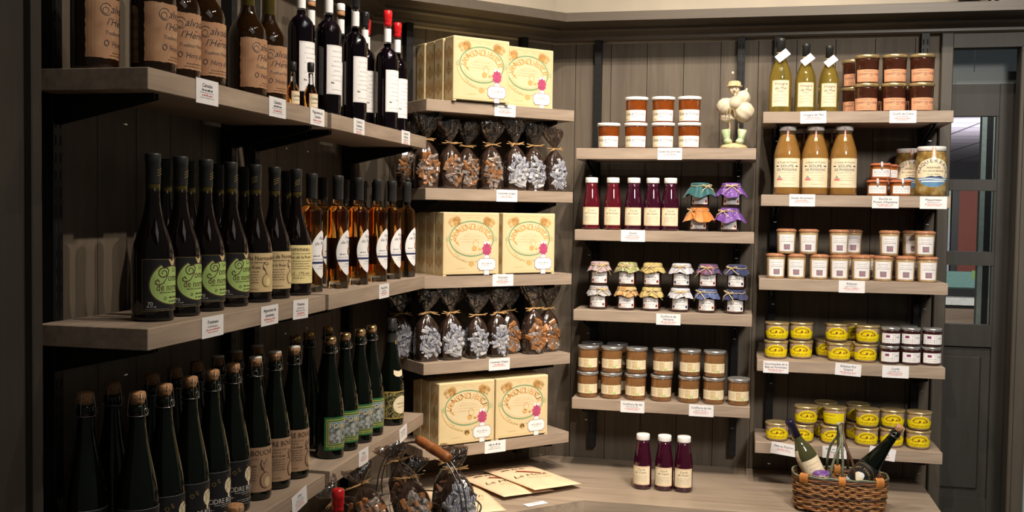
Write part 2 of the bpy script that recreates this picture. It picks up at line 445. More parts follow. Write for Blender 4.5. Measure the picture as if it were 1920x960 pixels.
TRAN = mat('blue_grey_transom_glass', (.085, .10, .108), .4, var=.1, scale=5)
TRAN.node_tree.nodes['Principled BSDF'].inputs['Emission Color'].default_value = (.80, .95, 1, 1); TRAN.node_tree.nodes['Principled BSDF'].inputs['Emission Strength'].default_value = .022   # faint glow painted into the pane for light from the room behind
TRA2 = mat('grey_transom_rail', (.15, .175, .18), .4, var=.1, scale=5)
t = MB().box((x0, D, H+.488), (x1+.03, D+.03, H+.532), TRA2).box((x0, D+.01, H+.532), (.812, D+.03, H+.70), TRAN).box((.815, D+.01, H+.532), (x1+.03, D+.03, H+.70), TRAN)
struct(t.build('window_1'))
# the room seen through the door panes
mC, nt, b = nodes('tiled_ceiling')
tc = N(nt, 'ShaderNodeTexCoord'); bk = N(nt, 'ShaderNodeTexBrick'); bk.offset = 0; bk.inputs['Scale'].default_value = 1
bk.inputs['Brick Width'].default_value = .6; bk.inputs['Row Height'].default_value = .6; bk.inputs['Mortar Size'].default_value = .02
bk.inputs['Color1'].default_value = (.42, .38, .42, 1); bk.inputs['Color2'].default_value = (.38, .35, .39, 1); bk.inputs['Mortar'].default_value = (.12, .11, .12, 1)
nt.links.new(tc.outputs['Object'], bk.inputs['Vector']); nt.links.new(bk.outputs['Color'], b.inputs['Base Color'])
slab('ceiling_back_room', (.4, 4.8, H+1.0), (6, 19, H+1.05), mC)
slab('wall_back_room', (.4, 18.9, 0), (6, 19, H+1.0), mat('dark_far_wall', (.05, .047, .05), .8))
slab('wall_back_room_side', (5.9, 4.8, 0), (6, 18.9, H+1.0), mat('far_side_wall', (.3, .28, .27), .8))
area('back_room_fill_light', (2.6, 11.2, -.2), (2.6, 13.2, 1.0), 110, 1.6, 1.6, (1, .93, 1))  # this and the next are fill lights added to brighten the back room
area('back_room_fill_light', (1.6, 6.2, .95), (1.9, 9, -.3), 130, 1.2, .6, (1, .97, .92))
area('doorpost_fill_light', (1.02, 4.32, .98), (1.03, 4.75, -.1), 5, .1, .1, (.95, 1, .97))  # small fill added only to lighten the front of the pale doorpost
t = thing('red_display_panel'); t.location = (1.948, 9.56, H+.0)
MB().box((-.085, 0, -H), (.093, .05, .32), mat('red_panel', (.17, .030, .018), .6)).build('panel', t)
MB().box((-.143, -.01, -H), (-.085, .06, .32), mat('panel_frame', (.015, .013, .014), .5)).build('frame', t)
tag(t, 'dark red panel seen through the middle door pane', 'panel')
t = thing('glazed_doorpost'); t.location = (1.012, 4.75, 0)
MB().box((-.004, 0, 0), (.016, .04, H+.8), mat('pale_post_paint', (.36, .40, .37), .5)).build('post', t)
MB().box((.016, .004, 0), (.042, .04, H+.8), mat('post_gasket', (.02, .018, .018), .5)).build('gasket', t)
MB().box((.042, 0, 0), (.057, .04, H+.8), mat('pale_post_paint', (.36, .40, .37), .5)).build('edge_strip', t)
tag(t, 'pale upright doorpost just behind the glazed door', 'doorpost')
t = thing('window_poster'); t.location = (1.762, 9.57, H+.0)
MB().box((-.10, 0, -.05), (.034, .03, .30), mat('bright_pane', (.34, .40, .33), .5)).box((-.10, -.004, -H), (.034, .03, -.05), mat('lilac_pane', (.36, .36, .46), .5)).build('panel', t)
tag(t, 'pale upright poster beside the red panel behind the door', 'poster')
t = thing('display_counter'); t.location = (1.95, 9.0, 0)
WH = mat('counter_white', (.6, .58, .55), .4); GRN = mat('leaf_green_panel', (.20, .34, .10), .6); TEAL = mat('teal_panel', (.16, .30, .27), .6)
MB().box((-.5, 0, 0), (.6, .5, H-.72), wood('counter_front_wood', (.14, .09, .06), (.24, .17, .12), .5)).build('base', t)
MB().box((-.5, -.04, H-.70), (.6, .5, H-.64), WH).build('top', t)
MB().box((-.5, -.02, H-.72), (.6, .5, H-.70), BLACK).build('plinth_strip', t)
MB().box((-.5, .1, H-.64), (.6, .5, H-.575), BLACK).build('shelf', t)
MB().box((-.5, .3, H-.575), (-.02, .34, H-.44), TEAL).box((-.02, .3, H-.575), (.6, .34, H-.5), TEAL).box((-.02, .3, H-.5), (.6, .34, H-.43), GRN).build('back_panel', t)
tag(t, 'white topped display counter seen through the lowest door pane', 'counter')

# ------------------------------------------------------------------ shelves, brackets, slotted rails, counter
def bracket(x, d0, d1, zt, par):
    mb = MB()
    for s in (-.006, .006):
        mb.prism([(d0, -.005), (d1, -.005), (d1, -.062), (d0, -.016)], x+s-.0015, x+s+.0015, BLACK,
                 T=Matrix(((0, 0, 1, 0), (1, 0, 0, 0), (0, 1, 0, zt+.005), (0, 0, 0, 1))))
    for q in (.3, .8):
        y = d0+(d1-d0)*q; mb.box((x-.0045, y-.002, zt-.0715+.052*q), (x+.0045, y+.002, zt-.0690+.052*q), STEEL)
    return mb.build('bracket', par)
STEEL = mat('bright_steel', (.55, .55, .56), .3, metal=1.)
def shelf(W, a0, a1, d0, d1, z, label, br=(), poly=None):
    c = (a0+a1)/2; mb = MB()
    if poly: mb.prism([(x-c, y-d0) for x, y in poly], -.0385, 0, OAK)
    else: mb.box((a0-c, 0, -.0385), (a1-c, d1-d0, 0), OAK, bev=.0012)
    o = thing('wall_shelf'); o.location = W(c, d0, z); o.rotation_euler[2] = RZ[W]
    mb.build('board', o)
    for b in br: bracket(b-c, .02, d1-d0+.012, -.0385, o)
    tag(o, label, 'shelf', 'grey oak shelves'); return o
zT, zM, zB = .2425, -.2105, -.661
shelf(LW, 1.5955, 2.383, 1.0, 1.22, zT, 'grey oak shelf under the tan labelled calvados bottles', (1.655, 2.325))
shelf(LW, 2.409, 3.2, 1.0, 1.22, zT, 'grey oak shelf under the black bottles with red wax caps', (2.45, 3.115))
shelf(LW, 1.5945, 2.378, 1.0, 1.22, zM, 'grey oak shelf under the green labelled pommeau bottles', (1.655, 2.325))
shelf(LW, 2.3975, 3.199, 1.0, 1.22, zM, 'grey oak shelf under the amber bottles with white leaf labels', (2.45, 3.115), [(2.3975, 1.0), (3.199, 1.0), (3.291, 1.22), (2.3975, 1.22)])
shelf(LW, 1.5945, 2.383, 1.0, 1.22, zB, 'grey oak shelf under the black labelled and kraft labelled cider bottles', (1.655, 2.325))
shelf(LW, 2.4145, 3.2, 1.0, 1.22, zB, 'grey oak shelf under the green labelled perry bottles', (2.45, 3.115))
zC = (.367, .078, -.2125, -.498, -.783)
for k, (z, lb) in enumerate(zip(zC, ('highest corner shelf, under the top row of cream biscuit boxes', 'second corner shelf, under the upper row of cellophane caramel bags', 'middle corner shelf, under the biscuit boxes level with the amber bottles', 'fourth corner shelf, under the lower row of cellophane caramel bags', 'lowest corner shelf, above the counter, under two biscuit boxes'))):
    shelf(CW, 1.5545, 2.146, 2.969, 3.19, z, 'grey oak '+lb, (1.605, 2.08), [(1.5545, 2.969), (2.146, 2.969), (2.146, 3.19), (1.466, 3.19)] if k == 2 else None)
for z, lb in zip((.233, -.0545, -.340, -.657), ('under the amber jelly jars with white lids', 'under the five crimson coulis bottles', 'under the twelve cloth capped jam jars', 'under the milk jam jars with silver lids')):
    shelf(RW, -.571, .050, 3.6, 3.83, z, 'grey oak shelf '+lb, (-.53, -.008))
for z, lb in zip((.3565, .0755, -.2115, -.491, -.775), ('under the pale vinegar bottles and salmon labelled jars', 'under the fish soup bottles and mackerel jars', 'under the white labelled rillettes jars', 'under the yellow jars and the small dark confit jars', 'under the lowest yellow jars, behind the wicker basket')):
    shelf(RW, .070, .676, 3.6, 3.83, z, 'grey oak shelf '+lb, (.121, .62))
def rail(W, a, wall, z0, z1, label):
    mb = MB(); mb.box((-.0135, 0, z0), (.0135, .03, z1), BLACK, bev=.001)
    z = z0+.02
    while z < z1-.02:
        for s in (-.0065, .0065): mb.box((s-.0018, -.0004, z), (s+.0018, .001, z+.018), SLOT)
        z += .032
    o = mb.build('slotted_rail'); o.location = W(a, wall-.0298, 0); o.rotation_euler[2] = RZ[W]
    tag(o, label, 'shelf rail', 'slotted wall rails')
for a, lb in ((1.655, 'black slotted rail at the near end of the left bottle shelves'), (2.325, 'black slotted rail behind the last tan labelled calvados bottles'), (2.45, 'black slotted rail just right of the join in the bottle shelves'), (3.115, 'black slotted rail behind the last amber bottles')):
    rail(LW, a, 1.25, -.90, .65, lb)
rail(CW, 1.605, 3.222, -.90, .65, 'black slotted rail left of the corner biscuit boxes'); rail(CW, 2.08, 3.222, -.90, .65, 'black slotted rail behind the right hand corner biscuit boxes')
rail(RW, -.53, 3.86, -.885, .65, 'black slotted rail left of the amber jelly jars'); rail(RW, -.008, 3.86, -.885, .65, 'black slotted rail behind the garlic doll')
rail(RW, .121, 3.86, -.85, .65, 'black slotted rail behind the tallest vinegar bottle'); rail(RW, .62, 3.86, -.85, .65, 'black slotted rail beside the door, behind the mackerel jars')
zK = -.931
OAKC = wood('counter_oak', (.20, .155, .115), (.42, .33, .25), .42)
poly = [(-1.245, .7), (-.67, .7), (-.67, 3.08), (-.475, 3.275), (.648, 3.275), (.648, 3.855), (-.695, 3.855), (-1.245, 3.305)]
ct = thing('counter'); ct.location = (0, 0, 0)
MB().prism(poly, H+zK-.045, H+zK, OAKC).build('worktop', ct)
base = [(-1.24, .72), (-.70, .72), (-.70, 3.10), (-.488, 3.31), (.62, 3.31), (.62, 3.85), (-.69, 3.85), (-1.24, 3.30)]
MB().prism(base, 0, H+zK-.045, mat('counter_base_grey', (.06, .05, .04), .5)).build('base_cabinet', ct)
tag(ct, 'grey oak worktop running round the corner below all the shelves', 'counter')
# ------------------------------------------------------------------ goods: materials
GDARK = mat('dark_green_glass', (.0020, .0035, .0016), .03, var=.2, scale=20, ior=1.5)
GBLACK = mat('black_brown_glass', (.0035, .0015, .0012), .03, var=.25, scale=20, ior=1.5)
GAMBERD = mat('calvados_in_olive_glass', (.016, .0065, .0018), .03, var=.3, scale=12, ior=1.5)
GOLIVE = mat('olive_neck_glass', (.055, .042, .008), .04, var=.2, scale=20)
GLIQ = mat('blackcurrant_liqueur', (.0025, .0010, .0022), .03, var=.2, scale=20, ior=1.5)
AMBER = mat('amber_spirit', (.90, .42, .09), .02, var=.05, scale=10, trans=1., ior=1.36)
CLEAR = mat('clear_glass', (.93, .95, .94), .02, var=.01, scale=10, trans=1., ior=1.25)
PALEY = mat('pale_vinegar', (.88, .66, .13), .03, var=.05, scale=10, trans=.88, ior=1.36)
CAPB = mat('black_capsule', (.022, .022, .022), .42, var=.15, scale=90)
CORK = mat('cork', (.42, .22, .10), .75, var=.35, scale=160, bump=.5)
GOLD = mat('gold_foil', (.75, .50, .20), .25, metal=1., var=.1)
GOLDL = mat('gold_lid', (.66, .50, .25), .30, metal=.7, var=.08)
SILV = mat('silver_lid', (.58, .57, .56), .28, metal=.75, var=.06)
WIRE = mat('cage_wire', (.55, .55, .56), .3, metal=1., var=.05)
WCAPM = mat('white_cap_disc', (.75, .73, .68), .4, var=.05)
WLID = mat('white_lid', (.80, .78, .76), .3, var=.03)
RWAX = mat('red_wax', (.62, .015, .02), .22, var=.15, scale=90, bump=.5, coat=.5)
BWAX = mat('black_wax', (.014, .014, .016), .22, var=.2, scale=120, bump=.6, coat=.5)
PARCH = pattern('tan_parchment', [(.25, (.30, .145, .080)), (.5, (.41, .22, .115)), (.75, (.48, .30, .17))], 28, rough=.7)
WLAB = mat('white_label', (.82, .81, .82), .55, var=.03)
CREAML = mat('cream_label', (.80, .69, .48), .6, var=.06, scale=30)
YELL = mat('pale_yellow_label', (.78, .66, .32), .6, var=.05, scale=30)
TANL = mat('tan_label', (.60, .46, .25), .6, var=.08, scale=30)
KRAFT = mat('kraft_label', (.36, .235, .15), .7, var=.08, scale=50)
BLKL = mat('black_label', (.014, .014, .016), .45, var=.1)
GREENL = mat('apple_green_print', (.40, .58, .18), .5, var=.1, scale=20)
BROWNINK = mat('brown_ink', (.085, .040, .024), .6)
GREENF = mat('deep_green_print', (.03, .17, .055), .5, var=.1)
GOLDP = mat('gold_print', (.62, .42, .10), .4, var=.1)
WINK = mat('white_ink', (.75, .73, .68), .6)
DGINK = mat('dark_gold_ink', (.22, .16, .05), .6)
SALM = mat('salmon_label', (.74, .36, .20), .6, var=.06, scale=30)
YPRINT = mat('bright_yellow_print', (.86, .70, .006), .5, var=.04)
BRED = mat('dark_red_print', (.24, .045, .012), .6)
BLUEP = mat('blue_print', (.10, .24, .42), .5, var=.1)
NAVY = mat('navy_print', (.03, .045, .13), .6)
GREYP = pattern('grey_picture', [(.3, (.11, .10, .12)), (.5, (.27, .25, .28)), (.62, (.40, .12, .17)), (.75, (.5, .48, .5))], 160)
SCENE = pattern('orchard_picture', [(.3, (.03, .035, .03)), (.45, (.16, .18, .16)), (.6, (.38, .42, .42)), (.8, (.55, .6, .62))], 90)
ORN = pattern('gold_scroll_print', [(.0, (.012, .014, .01)), (.50, (.012, .014, .01)), (.56, (.42, .34, .08)), (.68, (.05, .08, .03))], 220)
RAFF = mat('raffia', (.50, .30, .12), .6, var=.3, scale=80)
RAFFP = mat('pale_raffia', (.66, .50, .27), .6, var=.25, scale=80)

# ------------------------------------------------------------------ goods: bottles
def capsule(t, r0, z0, r1, z1, m, name='capsule', lines=True):
    p = [(r0, z0), (r0+.0003, z0+.001)]
    p += [(r1+.0003, z1-.018), (r1+.0011, z1-.0165), (r1+.0011, z1-.003), (r1+.0004, z1-.0005), (r1*.8, z1)]
    return MB().lathe(p, m, 22).build(name, t)
def pommeau_body(t, m=GBLACK):
    prof = [(.034, 0), (.0385, .003), (.0388, .008), (.0372, .014), (.0388, .019), (.0392, .11), (.0390, .118), (.0372, .132), (.034, .146), (.0275, .165), (.0215, .182), (.0172, .20), (.0142, .218), (.0132, .232), (.0128, .262)]
    MB().lathe(prof, m, 32).build('glass_body', t)
    MB().lathe([(.0130, .236), (.0132, .263)], GOLIVE, 22, cap0=False, cap1=False).build('neck_glass', t)
    c = capsule(t, .0136, .255, .0135, .312, CAPB)
    a = Art()
    for k, (u, v) in enumerate(((.000, .272), (.0, .277), (.0, .282))): a.stroke([(u-.006, v-.002), (u+.006, v+.003)], .0012, DGINK)
    mb = MB(); a.wrap(mb, .0141, step=.004); mb.build('foil_print', c)
    return prof
def mk_pommeau_green():
    t = thing('pommeau_bottle'); pommeau_body(t)
    a = Art(); W = .059
    a.rect(-W, .020, W, .116, BLKL, 0)
    a.frame(-W, .020, W, .116, .0008, DGINK, 1)
    c = [(.045*math.cos(q)*(1-.10*math.sin(q)) - (.0), .066+.040*math.sin(q)+(.006 if abs(q-PI/2) > .5 else -.004)) for q in [2*PI*k/40 for k in range(40)]]
    a.poly([(x*1.06, .067+(y-.067)*1.06) for x, y in c], BROWNINK, 1); a.poly(c, GREENL, 2)
    a.poly([(-.003, .104), (-.010, .120-.004), (-.001, .112), (.004, .1155), (.008, .113), (.003, .104)], TANL, 3)
    sp = [(-.020+.010*(1-k/44)*math.cos(.25*k+2), .090+.010*(1-k/44)*math.sin(.25*k+2)) for k in range(34)]
    a.stroke(sp, .0016, BROWNINK, 3)
    a.stroke([(-.013, .083), (-.020, .072), (-.028, .068), (-.034, .070), (-.035, .075), (-.031, .078), (-.028, .074)], .0018, BROWNINK, 3)
    a.stroke([(-.029, .094), (-.024, .099), (-.014, .100), (-.009, .095), (-.012, .085), (-.02, .083)], .0020, BROWNINK, 3)
    a.text('ommeau', .018, .075, .0200, BROWNINK, 3, fit=.058); a.text('Le', .006, .092, .013, BROWNINK, 3)
    a.text('de normandie', .008, .0575, .0195, BROWNINK, 3, fit=.082)
    a.scrib(.002, .053, .06, .0025, BROWNINK, 3, 3); a.scrib(.008, .043, .034, .004, BROWNINK, 3, 4); a.scrib(.008, .036, .034, .004, BROWNINK, 3, 5)
    a.ring(-.017, .043, .003, .003, .001, BROWNINK, 3, 14)
    a.text('70', -.044, .030, .010, WINK, 2); a.scrib(-.042, .027, .016, .002, WINK, 2, 6); a.scrib(-.03, .023, .045, .0015, GREYINK, 2, 8)
    mb = MB(); a.wrap(mb, .0392); mb.build('label', t); return t
def tan_label(a, W, v0, v1, base=TANL):
    a.rect(-W, v0, W, v1, base, 0); h = v1-v0
    a.text('Pommeau de Normandie', 0, v1-.016, .0135, BROWNINK, 2, sx=.9, fit=W*1.9)
    a.scrib(0, v1-.022, W*1.3, .0022, BROWNINK, 2, 2)
    a.text('Ferme de la Ruée', -W*.25, v1-.035, .009, BROWNINK, 2, fit=W*1.1)
    for k in range(5): a.scrib(-W*.25, v1-.043-k*.006, W*(1.0-.1*(k % 2)), .0022, BROWNINK, 2, 11+k)
    a.text('70 cl', -W*.5, v0+.012, .009, BROWNINK, 2, fit=.02); a.scrib(-W*.2, v0+.006, W*.8, .002, BROWNINK, 2, 9)
    u, v = W*.56, v0+h*.36                                    # drawn pear on its twig
    a.disc(u, v-.006, .012, .015, DGINK, 2); a.disc(u+.001, v-.006, .0105, .0135, base, 3); a.disc(u+.004, v-.009, .006, .009, YELL, 4)
    a.stroke([(u, v+.008), (u-.004, v+.018), (u-.010, v+.022)], .0014, BROWNINK, 3)
    for dx, dy in ((-.006, .036), (.005, .034)):
        a.poly([(u-.004, v+.016), (u-.008+dx*.4, v+.027), (u+dx, v+dy), (u+.002+dx*.2, v+.026)], BROWNINK, 3)
        a.poly([(u-.0036, v+.018), (u-.0062+dx*.45, v+.027), (u+dx*.95, v+dy-.003), (u+.0005+dx*.25, v+.0255)], base, 4)
def mk_pommeau_tan():
    t = thing('pommeau_bottle'); pommeau_body(t); a = Art(); tan_label(a, .058, .024, .112)
    mb = MB(); a.wrap(mb, .0392); mb.build('label', t); return t
def mk_pommeau_cream():
    t = thing('pommeau_bottle'); pommeau_body(t); a = Art(); W = .05
    a.rect(-W, .030, W, .124, YELL, 0); a.text('Pommeau', 0, .110, .0145, BROWNINK, 2)
    a.scrib(0, .103, .07, .002, BROWNINK, 2, 1); a.text('Ferme de la Ruée', 0, .092, .0095, BROWNINK, 2)
    for k in range(4): a.scrib(0, .084-k*.006, .07-.012*(k % 2), .002, BROWNINK, 2, 20+k)
    a.text('70 cl   17% vol', 0, .052, .0095, BROWNINK, 2); a.rect(-.04, .049, .04, .0495, BROWNINK, 2); a.scrib(0, .043, .03, .002, BROWNINK, 2, 7)
    mb = MB(); a.wrap(mb, lerp([(.0392, 0), (.0392, .118), (.0385, .126)]), off=.0008); mb.build('label', t); return t
def mk_pommeau_plain():
    t = thing('pommeau_bottle'); pommeau_body(t); return t
def mk_amber():
    t = thing('spirit_bottle')
    prof = [(.0280, 0), (.0295, .002), (.0295, .014), (.0295, .018), (.0295, .205), (.0287, .2105), (.024, .2165), (.0165, .222), (.0130, .228), (.0125, .245), (.0125, .262)]
    ms = [CLEAR]*3+[AMBER]*4+[AMBER]+[CLEAR]*2
    MB().lathe(prof, AMBER, 32, mats=ms).build('glass_body', t)
    capsule(t, .0140, .240, .0140, .305, CAPB)
    a = Art(); h = .062; R = .048
    c = []
    for k in range(21): q = -1+2*k/20; c.append((-.034*(1-q*q)**.75 if abs(q) < 1 else 0, .097+h*q))
    for k in range(21): q = 1-2*k/20; c.append((.034*(1-q*q)**.75 if abs(q) < 1 else 0, .097+h*q))
    a.poly(c, WLAB, 0)
    a.text('Fine', 0, .134, .012, INK, 2, shear=.3); a.text('de Poire', .0, .121, .013, INK, 2, shear=.3)
    a.rect(-.031, .073, .031, .0785, NAVY, 2)
    a.disc(.009, .101, .008, .011, BROWNINK, 2); a.disc(.010, .100, .005, .008, SALM, 3); a.disc(.010, .114, .005, .007, BROWNINK, 2); a.disc(.011, .1135, .003, .005, SALM, 3)
    a.scrib(-.016, .092, .018, .003, INK, 2, 4); a.scrib(-.004, .084, .05, .0018, GREYINK, 2, 5); a.scrib(0, .066, .02, .002, INK, 2, 6); a.scrib(0, .060, .03, .0015, GREYINK, 2, 7)
    mb = MB(); a.wrap(mb, .0295); mb.build('label', t)
    b = Art().rect(-.03, .05, .03, .135, TANL, 0); mb = MB(); b.wrap(mb, .0294, ang=PI); mb.build('back_label', t)
    return t
def cage(t, zc, zb, rt, rb, loop=True, seed=0):
    """wire cage over the cork: four legs, a twisted ring below, a loop at the side"""
    mb = MB()
    for k in range(4):
        q = PI/4+k*PI/2+seed
        mb.tube([(rt*.5*math.cos(q), rt*.5*math.sin(q), zc+.001), (rt*math.cos(q), rt*math.sin(q), zc-.001), ((rb*.98)*math.cos(q), (rb*.98)*math.sin(q), (zc+zb)/2-.004), (rb*math.cos(q), rb*math.sin(q), zb)], .00055, WIRE, 5)
    ring = [(rb*math.cos(2*PI*k/24), rb*math.sin(2*PI*k/24), zb) for k in range(24)]; mb.tube(ring, .0006, WIRE, 5, closed=True)
    if loop: mb.tube([(rb+.001, .006*math.cos(2*PI*k/14), zb+.008+.006*math.sin(2*PI*k/14)) for k in range(14)], .0006, WIRE, 5, closed=True, T=Matrix.Rotation(-1.9+seed, 4, 'Z'))
    return mb.build('wire_cage', t)
CIDER = [(.030, 0), (.0372, .003), (.0378, .010), (.0378, .118), (.0372, .130), (.0350, .150), (.0310, .172), (.0262, .195), (.0215, .218), (.0178, .240), (.0155, .258), (.0146, .275), (.0146, .284), (.0166, .286), (.0166, .293), (.0146, .296), (.0146, .301)]
def cider_base(name, top='cork', s=1.):
    t = thing(name); MB().lathe(CIDER, GDARK, 32).build('glass_body', t)
    if top == 'cork':
        MB().lathe([(.0125, .3008), (.0128, .308), (.0145, .312), (.0148, .319), (.0128, .3235), (.006, .325)], CORK, 20).build('cork', t)
    elif top == 'white':
        c = MB().lathe([(.0125, .3008), (.0126, .310), (.0146, .313), (.0148, .3205)], CORK, 20).build('cork', t)
        MB().lathe([(.0146, .3207), (.0150, .3215), (.0140, .3245), (.006, .3258)], WCAPM, 20).build('cap_disc', c)
    else:
        c = MB().lathe([(.0125, .3008), (.0128, .306), (.0150, .310), (.0155, .316)], CORK, 20).build('cork', t)
        MB().lathe([(.0156, .312), (.0158, .317), (.0140, .322), (.007, .3245)], GOLD, 20).build('cap_disc', c)
    cage(t, .323, .281, .0150, .0185, seed=.4); return t
def mk_cider_black():
    t = cider_base('cider_bottle'); a = Art(); W = .070
    a.rect(-W, .018, W, .114, BLKL, 0); a.frame(-W, .018, W, .114, .0007, GREYINK, 1)
    a.arc("CRU DE L'", .012, .046, .056, .050, .0125, DGINK, 2, PI*.98, PI*.42)
    a.disc(.012, .082, .0125, .016, CREAML, 2); a.rect(.009, .058, .015, .068, CREAML, 2)
    for k in range(7): a.ring(.012+.008*math.cos(k), .083+.010*math.sin(k*1.7), .003, .003, .0008, BLKL, 3, 8)
    a.text('CIDRE BOUCHÉ', .008, .048, .0145, WINK, 2, sx=.85, fit=.088)
    a.scrib(.012, .044, .07, .0018, WINK, 2, 3); a.scrib(.016, .040, .05, .0016, WINK, 2, 4); a.scrib(.014, .034, .03, .004, DGINK, 2, 5)
    a.scrib(-.036, .034, .026, .004, WINK, 2, 6); a.scrib(.012, .028, .06, .0014, WINK, 2, 7); a.scrib(.012, .024, .04, .0014, WINK, 2, 8)
    mb = MB(); a.wrap(mb, .0378); mb.build('label', t); return t
def mk_cider_kraft():
    t = cider_base('cider_bottle', 'white'); a = Art(); W = .059
    a.rect(-W, .020, W, .122, KRAFT, 0); a.text('CIDRE BOUCHÉ', .000, .104, .0165, BROWNINK, 2, sx=.9, fit=.10)
    for k in range(2): a.scrib(-.022, .095-k*.007, .06-.02*k, .002, BROWNINK, 2, 30+k)
    a.text('Ferme de la Ruée', -.022, .078, .008, BROWNINK, 2, fit=.06)
    for k in range(5): a.scrib(-.022, .071-k*.006, .058-.006*(k % 2), .002, BROWNINK, 2, 34+k)
    a.text('75 cl', -.04, .034, .007, BROWNINK, 2); a.scrib(-.025, .027, .04, .0018, BROWNINK, 2, 9)
    u, v = .027, .046
    a.disc(u, v, .014, .019, BROWNINK, 2); a.disc(u+.001, v, .0125, .0175, KRAFT, 3); a.disc(u+.005, v-.004, .007, .011, TANL, 4)
    a.stroke([(u-.002, v+.018), (u-.006, v+.026), (u-.013, v+.028)], .0015, BROWNINK, 3)
    for dx in (-.008, .006):
        a.poly([(u-.005, v+.024), (u-.009+dx*.5, v+.036), (u-.002+dx, v+.050), (u+dx*.3, v+.034)], BROWNINK, 3)
        a.poly([(u-.0045, v+.026), (u-.0065+dx*.5, v+.036), (u-.002+dx*.95, v+.047), (u-.0015+dx*.35, v+.034)], KRAFT, 4)
    mb = MB(); a.wrap(mb, lerp([(.0378, 0), (.0378, .118), (.0374, .124)])); mb.build('label', t); return t
def mk_cider_plain(): return cider_base('cider_bottle')
def mk_cider_plain_white(): return cider_base('cider_bottle', 'white')
def mk_perry():
    t = cider_base('perry_bottle', 'gold'); a = Art(); W = .048
    a.rect(-W, .024, W, .112, GREENF, 0); a.rect(-W+.006, .034, W-.006, .106, GOLDP, 1); a.rect(-W+.008, .036, W-.008, .104, GREENF, 2)
    a.rect(-W+.011, .040, W-.011, .100, GOLDP, 3); a.rect(-W+.0125, .0415, W-.0125, .0985, BLUEP, 4)
    a.rect(-W+.0125, .0415, W-.0125, .072, SCENE, 5)
    for k in range(9): a.disc(-.028+.007*k, .070+.003*(k % 3), .007, .010+.003*((k*5) % 3), SCENE, 6)
    a.text('POIRÉ', -.0075, .082, .020, YELL, 8, fit=.054); a.text('POIRÉ', -.0063, .0808, .020, BROWNINK, 7, fit=.054)
    a.scrib(0, .029, .07, .003, GOLDP, 2, 3)
    mb = MB(); a.wrap(mb, .0378, th=.00016); mb.build('label', t); return t
def mk_perry_plain(): return cider_base('perry_bottle', 'gold')
def mk_black_gold():
    t = thing('perry_bottle'); pr = [(r*1.03, z) for r, z in CIDER]; MB().lathe(pr, GDARK, 32).build('glass_body', t)
    c = MB().lathe([(.0205, .218), (.0168, .240), (.0158, .27), (.0150, .29), (.0172, .295), (.0172, .305), (.0150, .312), (.0150, .327), (.012, .330)], CAPB, 24).build('capsule', t)
    MB().lathe([(.0208, .2165), (.0208, .2195)], GOLD, 24, cap0=False, cap1=False).build('foil_band', c)
    a = Art(); a.ring(0, .256, .004, .006, .0012, GOLDP, 2, 14); a.stroke([(-.002, .250), (.003, .262)], .0012, GOLDP, 2); mb = MB(); a.wrap(mb, lerp(pr), off=.0022); mb.build('crest', c)
    a = Art(); W = .050
    a.rect(-W, .022, W, .106, GOLDP, 0); a.rect(-W+.002, .024, W-.002, .104, ORN, 1)
    a.disc(.008, .064, .030, .028, CREAML, 2); a.rect(-.018, .050, .034, .078, CREAML, 2); a.scrib(.008, .066, .035, .005, DGINK, 3, 4); a.scrib(.008, .056, .03, .003, DGINK, 3, 5)
    mb = MB(); a.wrap(mb, .0389); mb.build('label', t)
    a = Art(); a.poly([(-.016, .172), (-.016, .160), (-.010, .153), (0, .151), (.010, .153), (.016, .160), (.016, .172), (0, .168)], CREAML, 0)
    mb = MB(); a.wrap(mb, lerp(pr), off=.0006); mb.build('shoulder_label', t); return t
def mk_calvados():
    t = thing('calvados_bottle')
    prof = [(.036, 0), (.0405, .003), (.0412, .010), (.0412, .128), (.0400, .140), (.0365, .152), (.0300, .163), (.0225, .174), (.0172, .186), (.0152, .200), (.0145, .30), (.0145, .318)]
    MB().lathe(prof, GAMBERD, 32).build('glass_body', t)
    MB().lathe([(.0154, .196), (.0153, .205), (.0148, .30)], GOLIVE, 24, cap0=False, cap1=False).build('neck_glass', t)
    MB().lathe([(.0152, .285), (.0155, .288), (.0155, .325), (.012, .328)], CORK, 20).build('stopper', t)
    rd = random.Random(5); a = Art(); W = .078; c = []
    for k in range(30): c.append((-W+2*W*k/29, .020+rd.uniform(-.0007, .0007)))
    for k in range(16): c.append((W+rd.uniform(-.0008, .0008), .021+.104*k/15))
    for k in range(30): c.append((W-2*W*k/29, .126+rd.uniform(-.0009, .0009)))
    for k in range(16): c.append((-W+rd.uniform(-.0010, .0010), .125-.104*k/15))
    a.poly(c, PARCH, 0)
    a.text('alvados', -.004, .101, .021, INK, 2, shear=.35, fit=.062); a.ring(-.042, .106, .0105, .011, .0010, INK, 2, 24, .5, 5.6); a.ring(-.043, .104, .006, .006, .0008, INK, 2, 20)
    a.scrib(-.010, .092, .006, .002, INK, 2, 2); a.text("l'Hermi", -.014, .079, .019, INK, 2, shear=.35, fit=.06)
    a.text('Tradition Fermière', -.012, .062, .010, INK, 2, shear=.3, fit=.066); a.ring(-.042, .047, .0045, .0055, .0012, INK, 2, 16); a.text("'Hors d'Age", -.004, .042, .014, INK, 2, shear=.3, fit=.06)
    a.scrib(.0, .030, .06, .0022, BROWNINK, 2, 4); a.scrib(.0, .025, .07, .0018, BROWNINK, 2, 5)
    mb = MB(); a.wrap(mb, .0412); mb.build('label', t); return t
PALEINK = mat('pale_grey_ink', (.60, .59, .60), .6)
LIQP = [(.030, 0), (.0335, .003), (.0338, .012), (.0338, .212), (.0325, .222), (.0285, .233), (.0215, .242), (.0140, .248), (.0108, .252), (.0104, .262)]
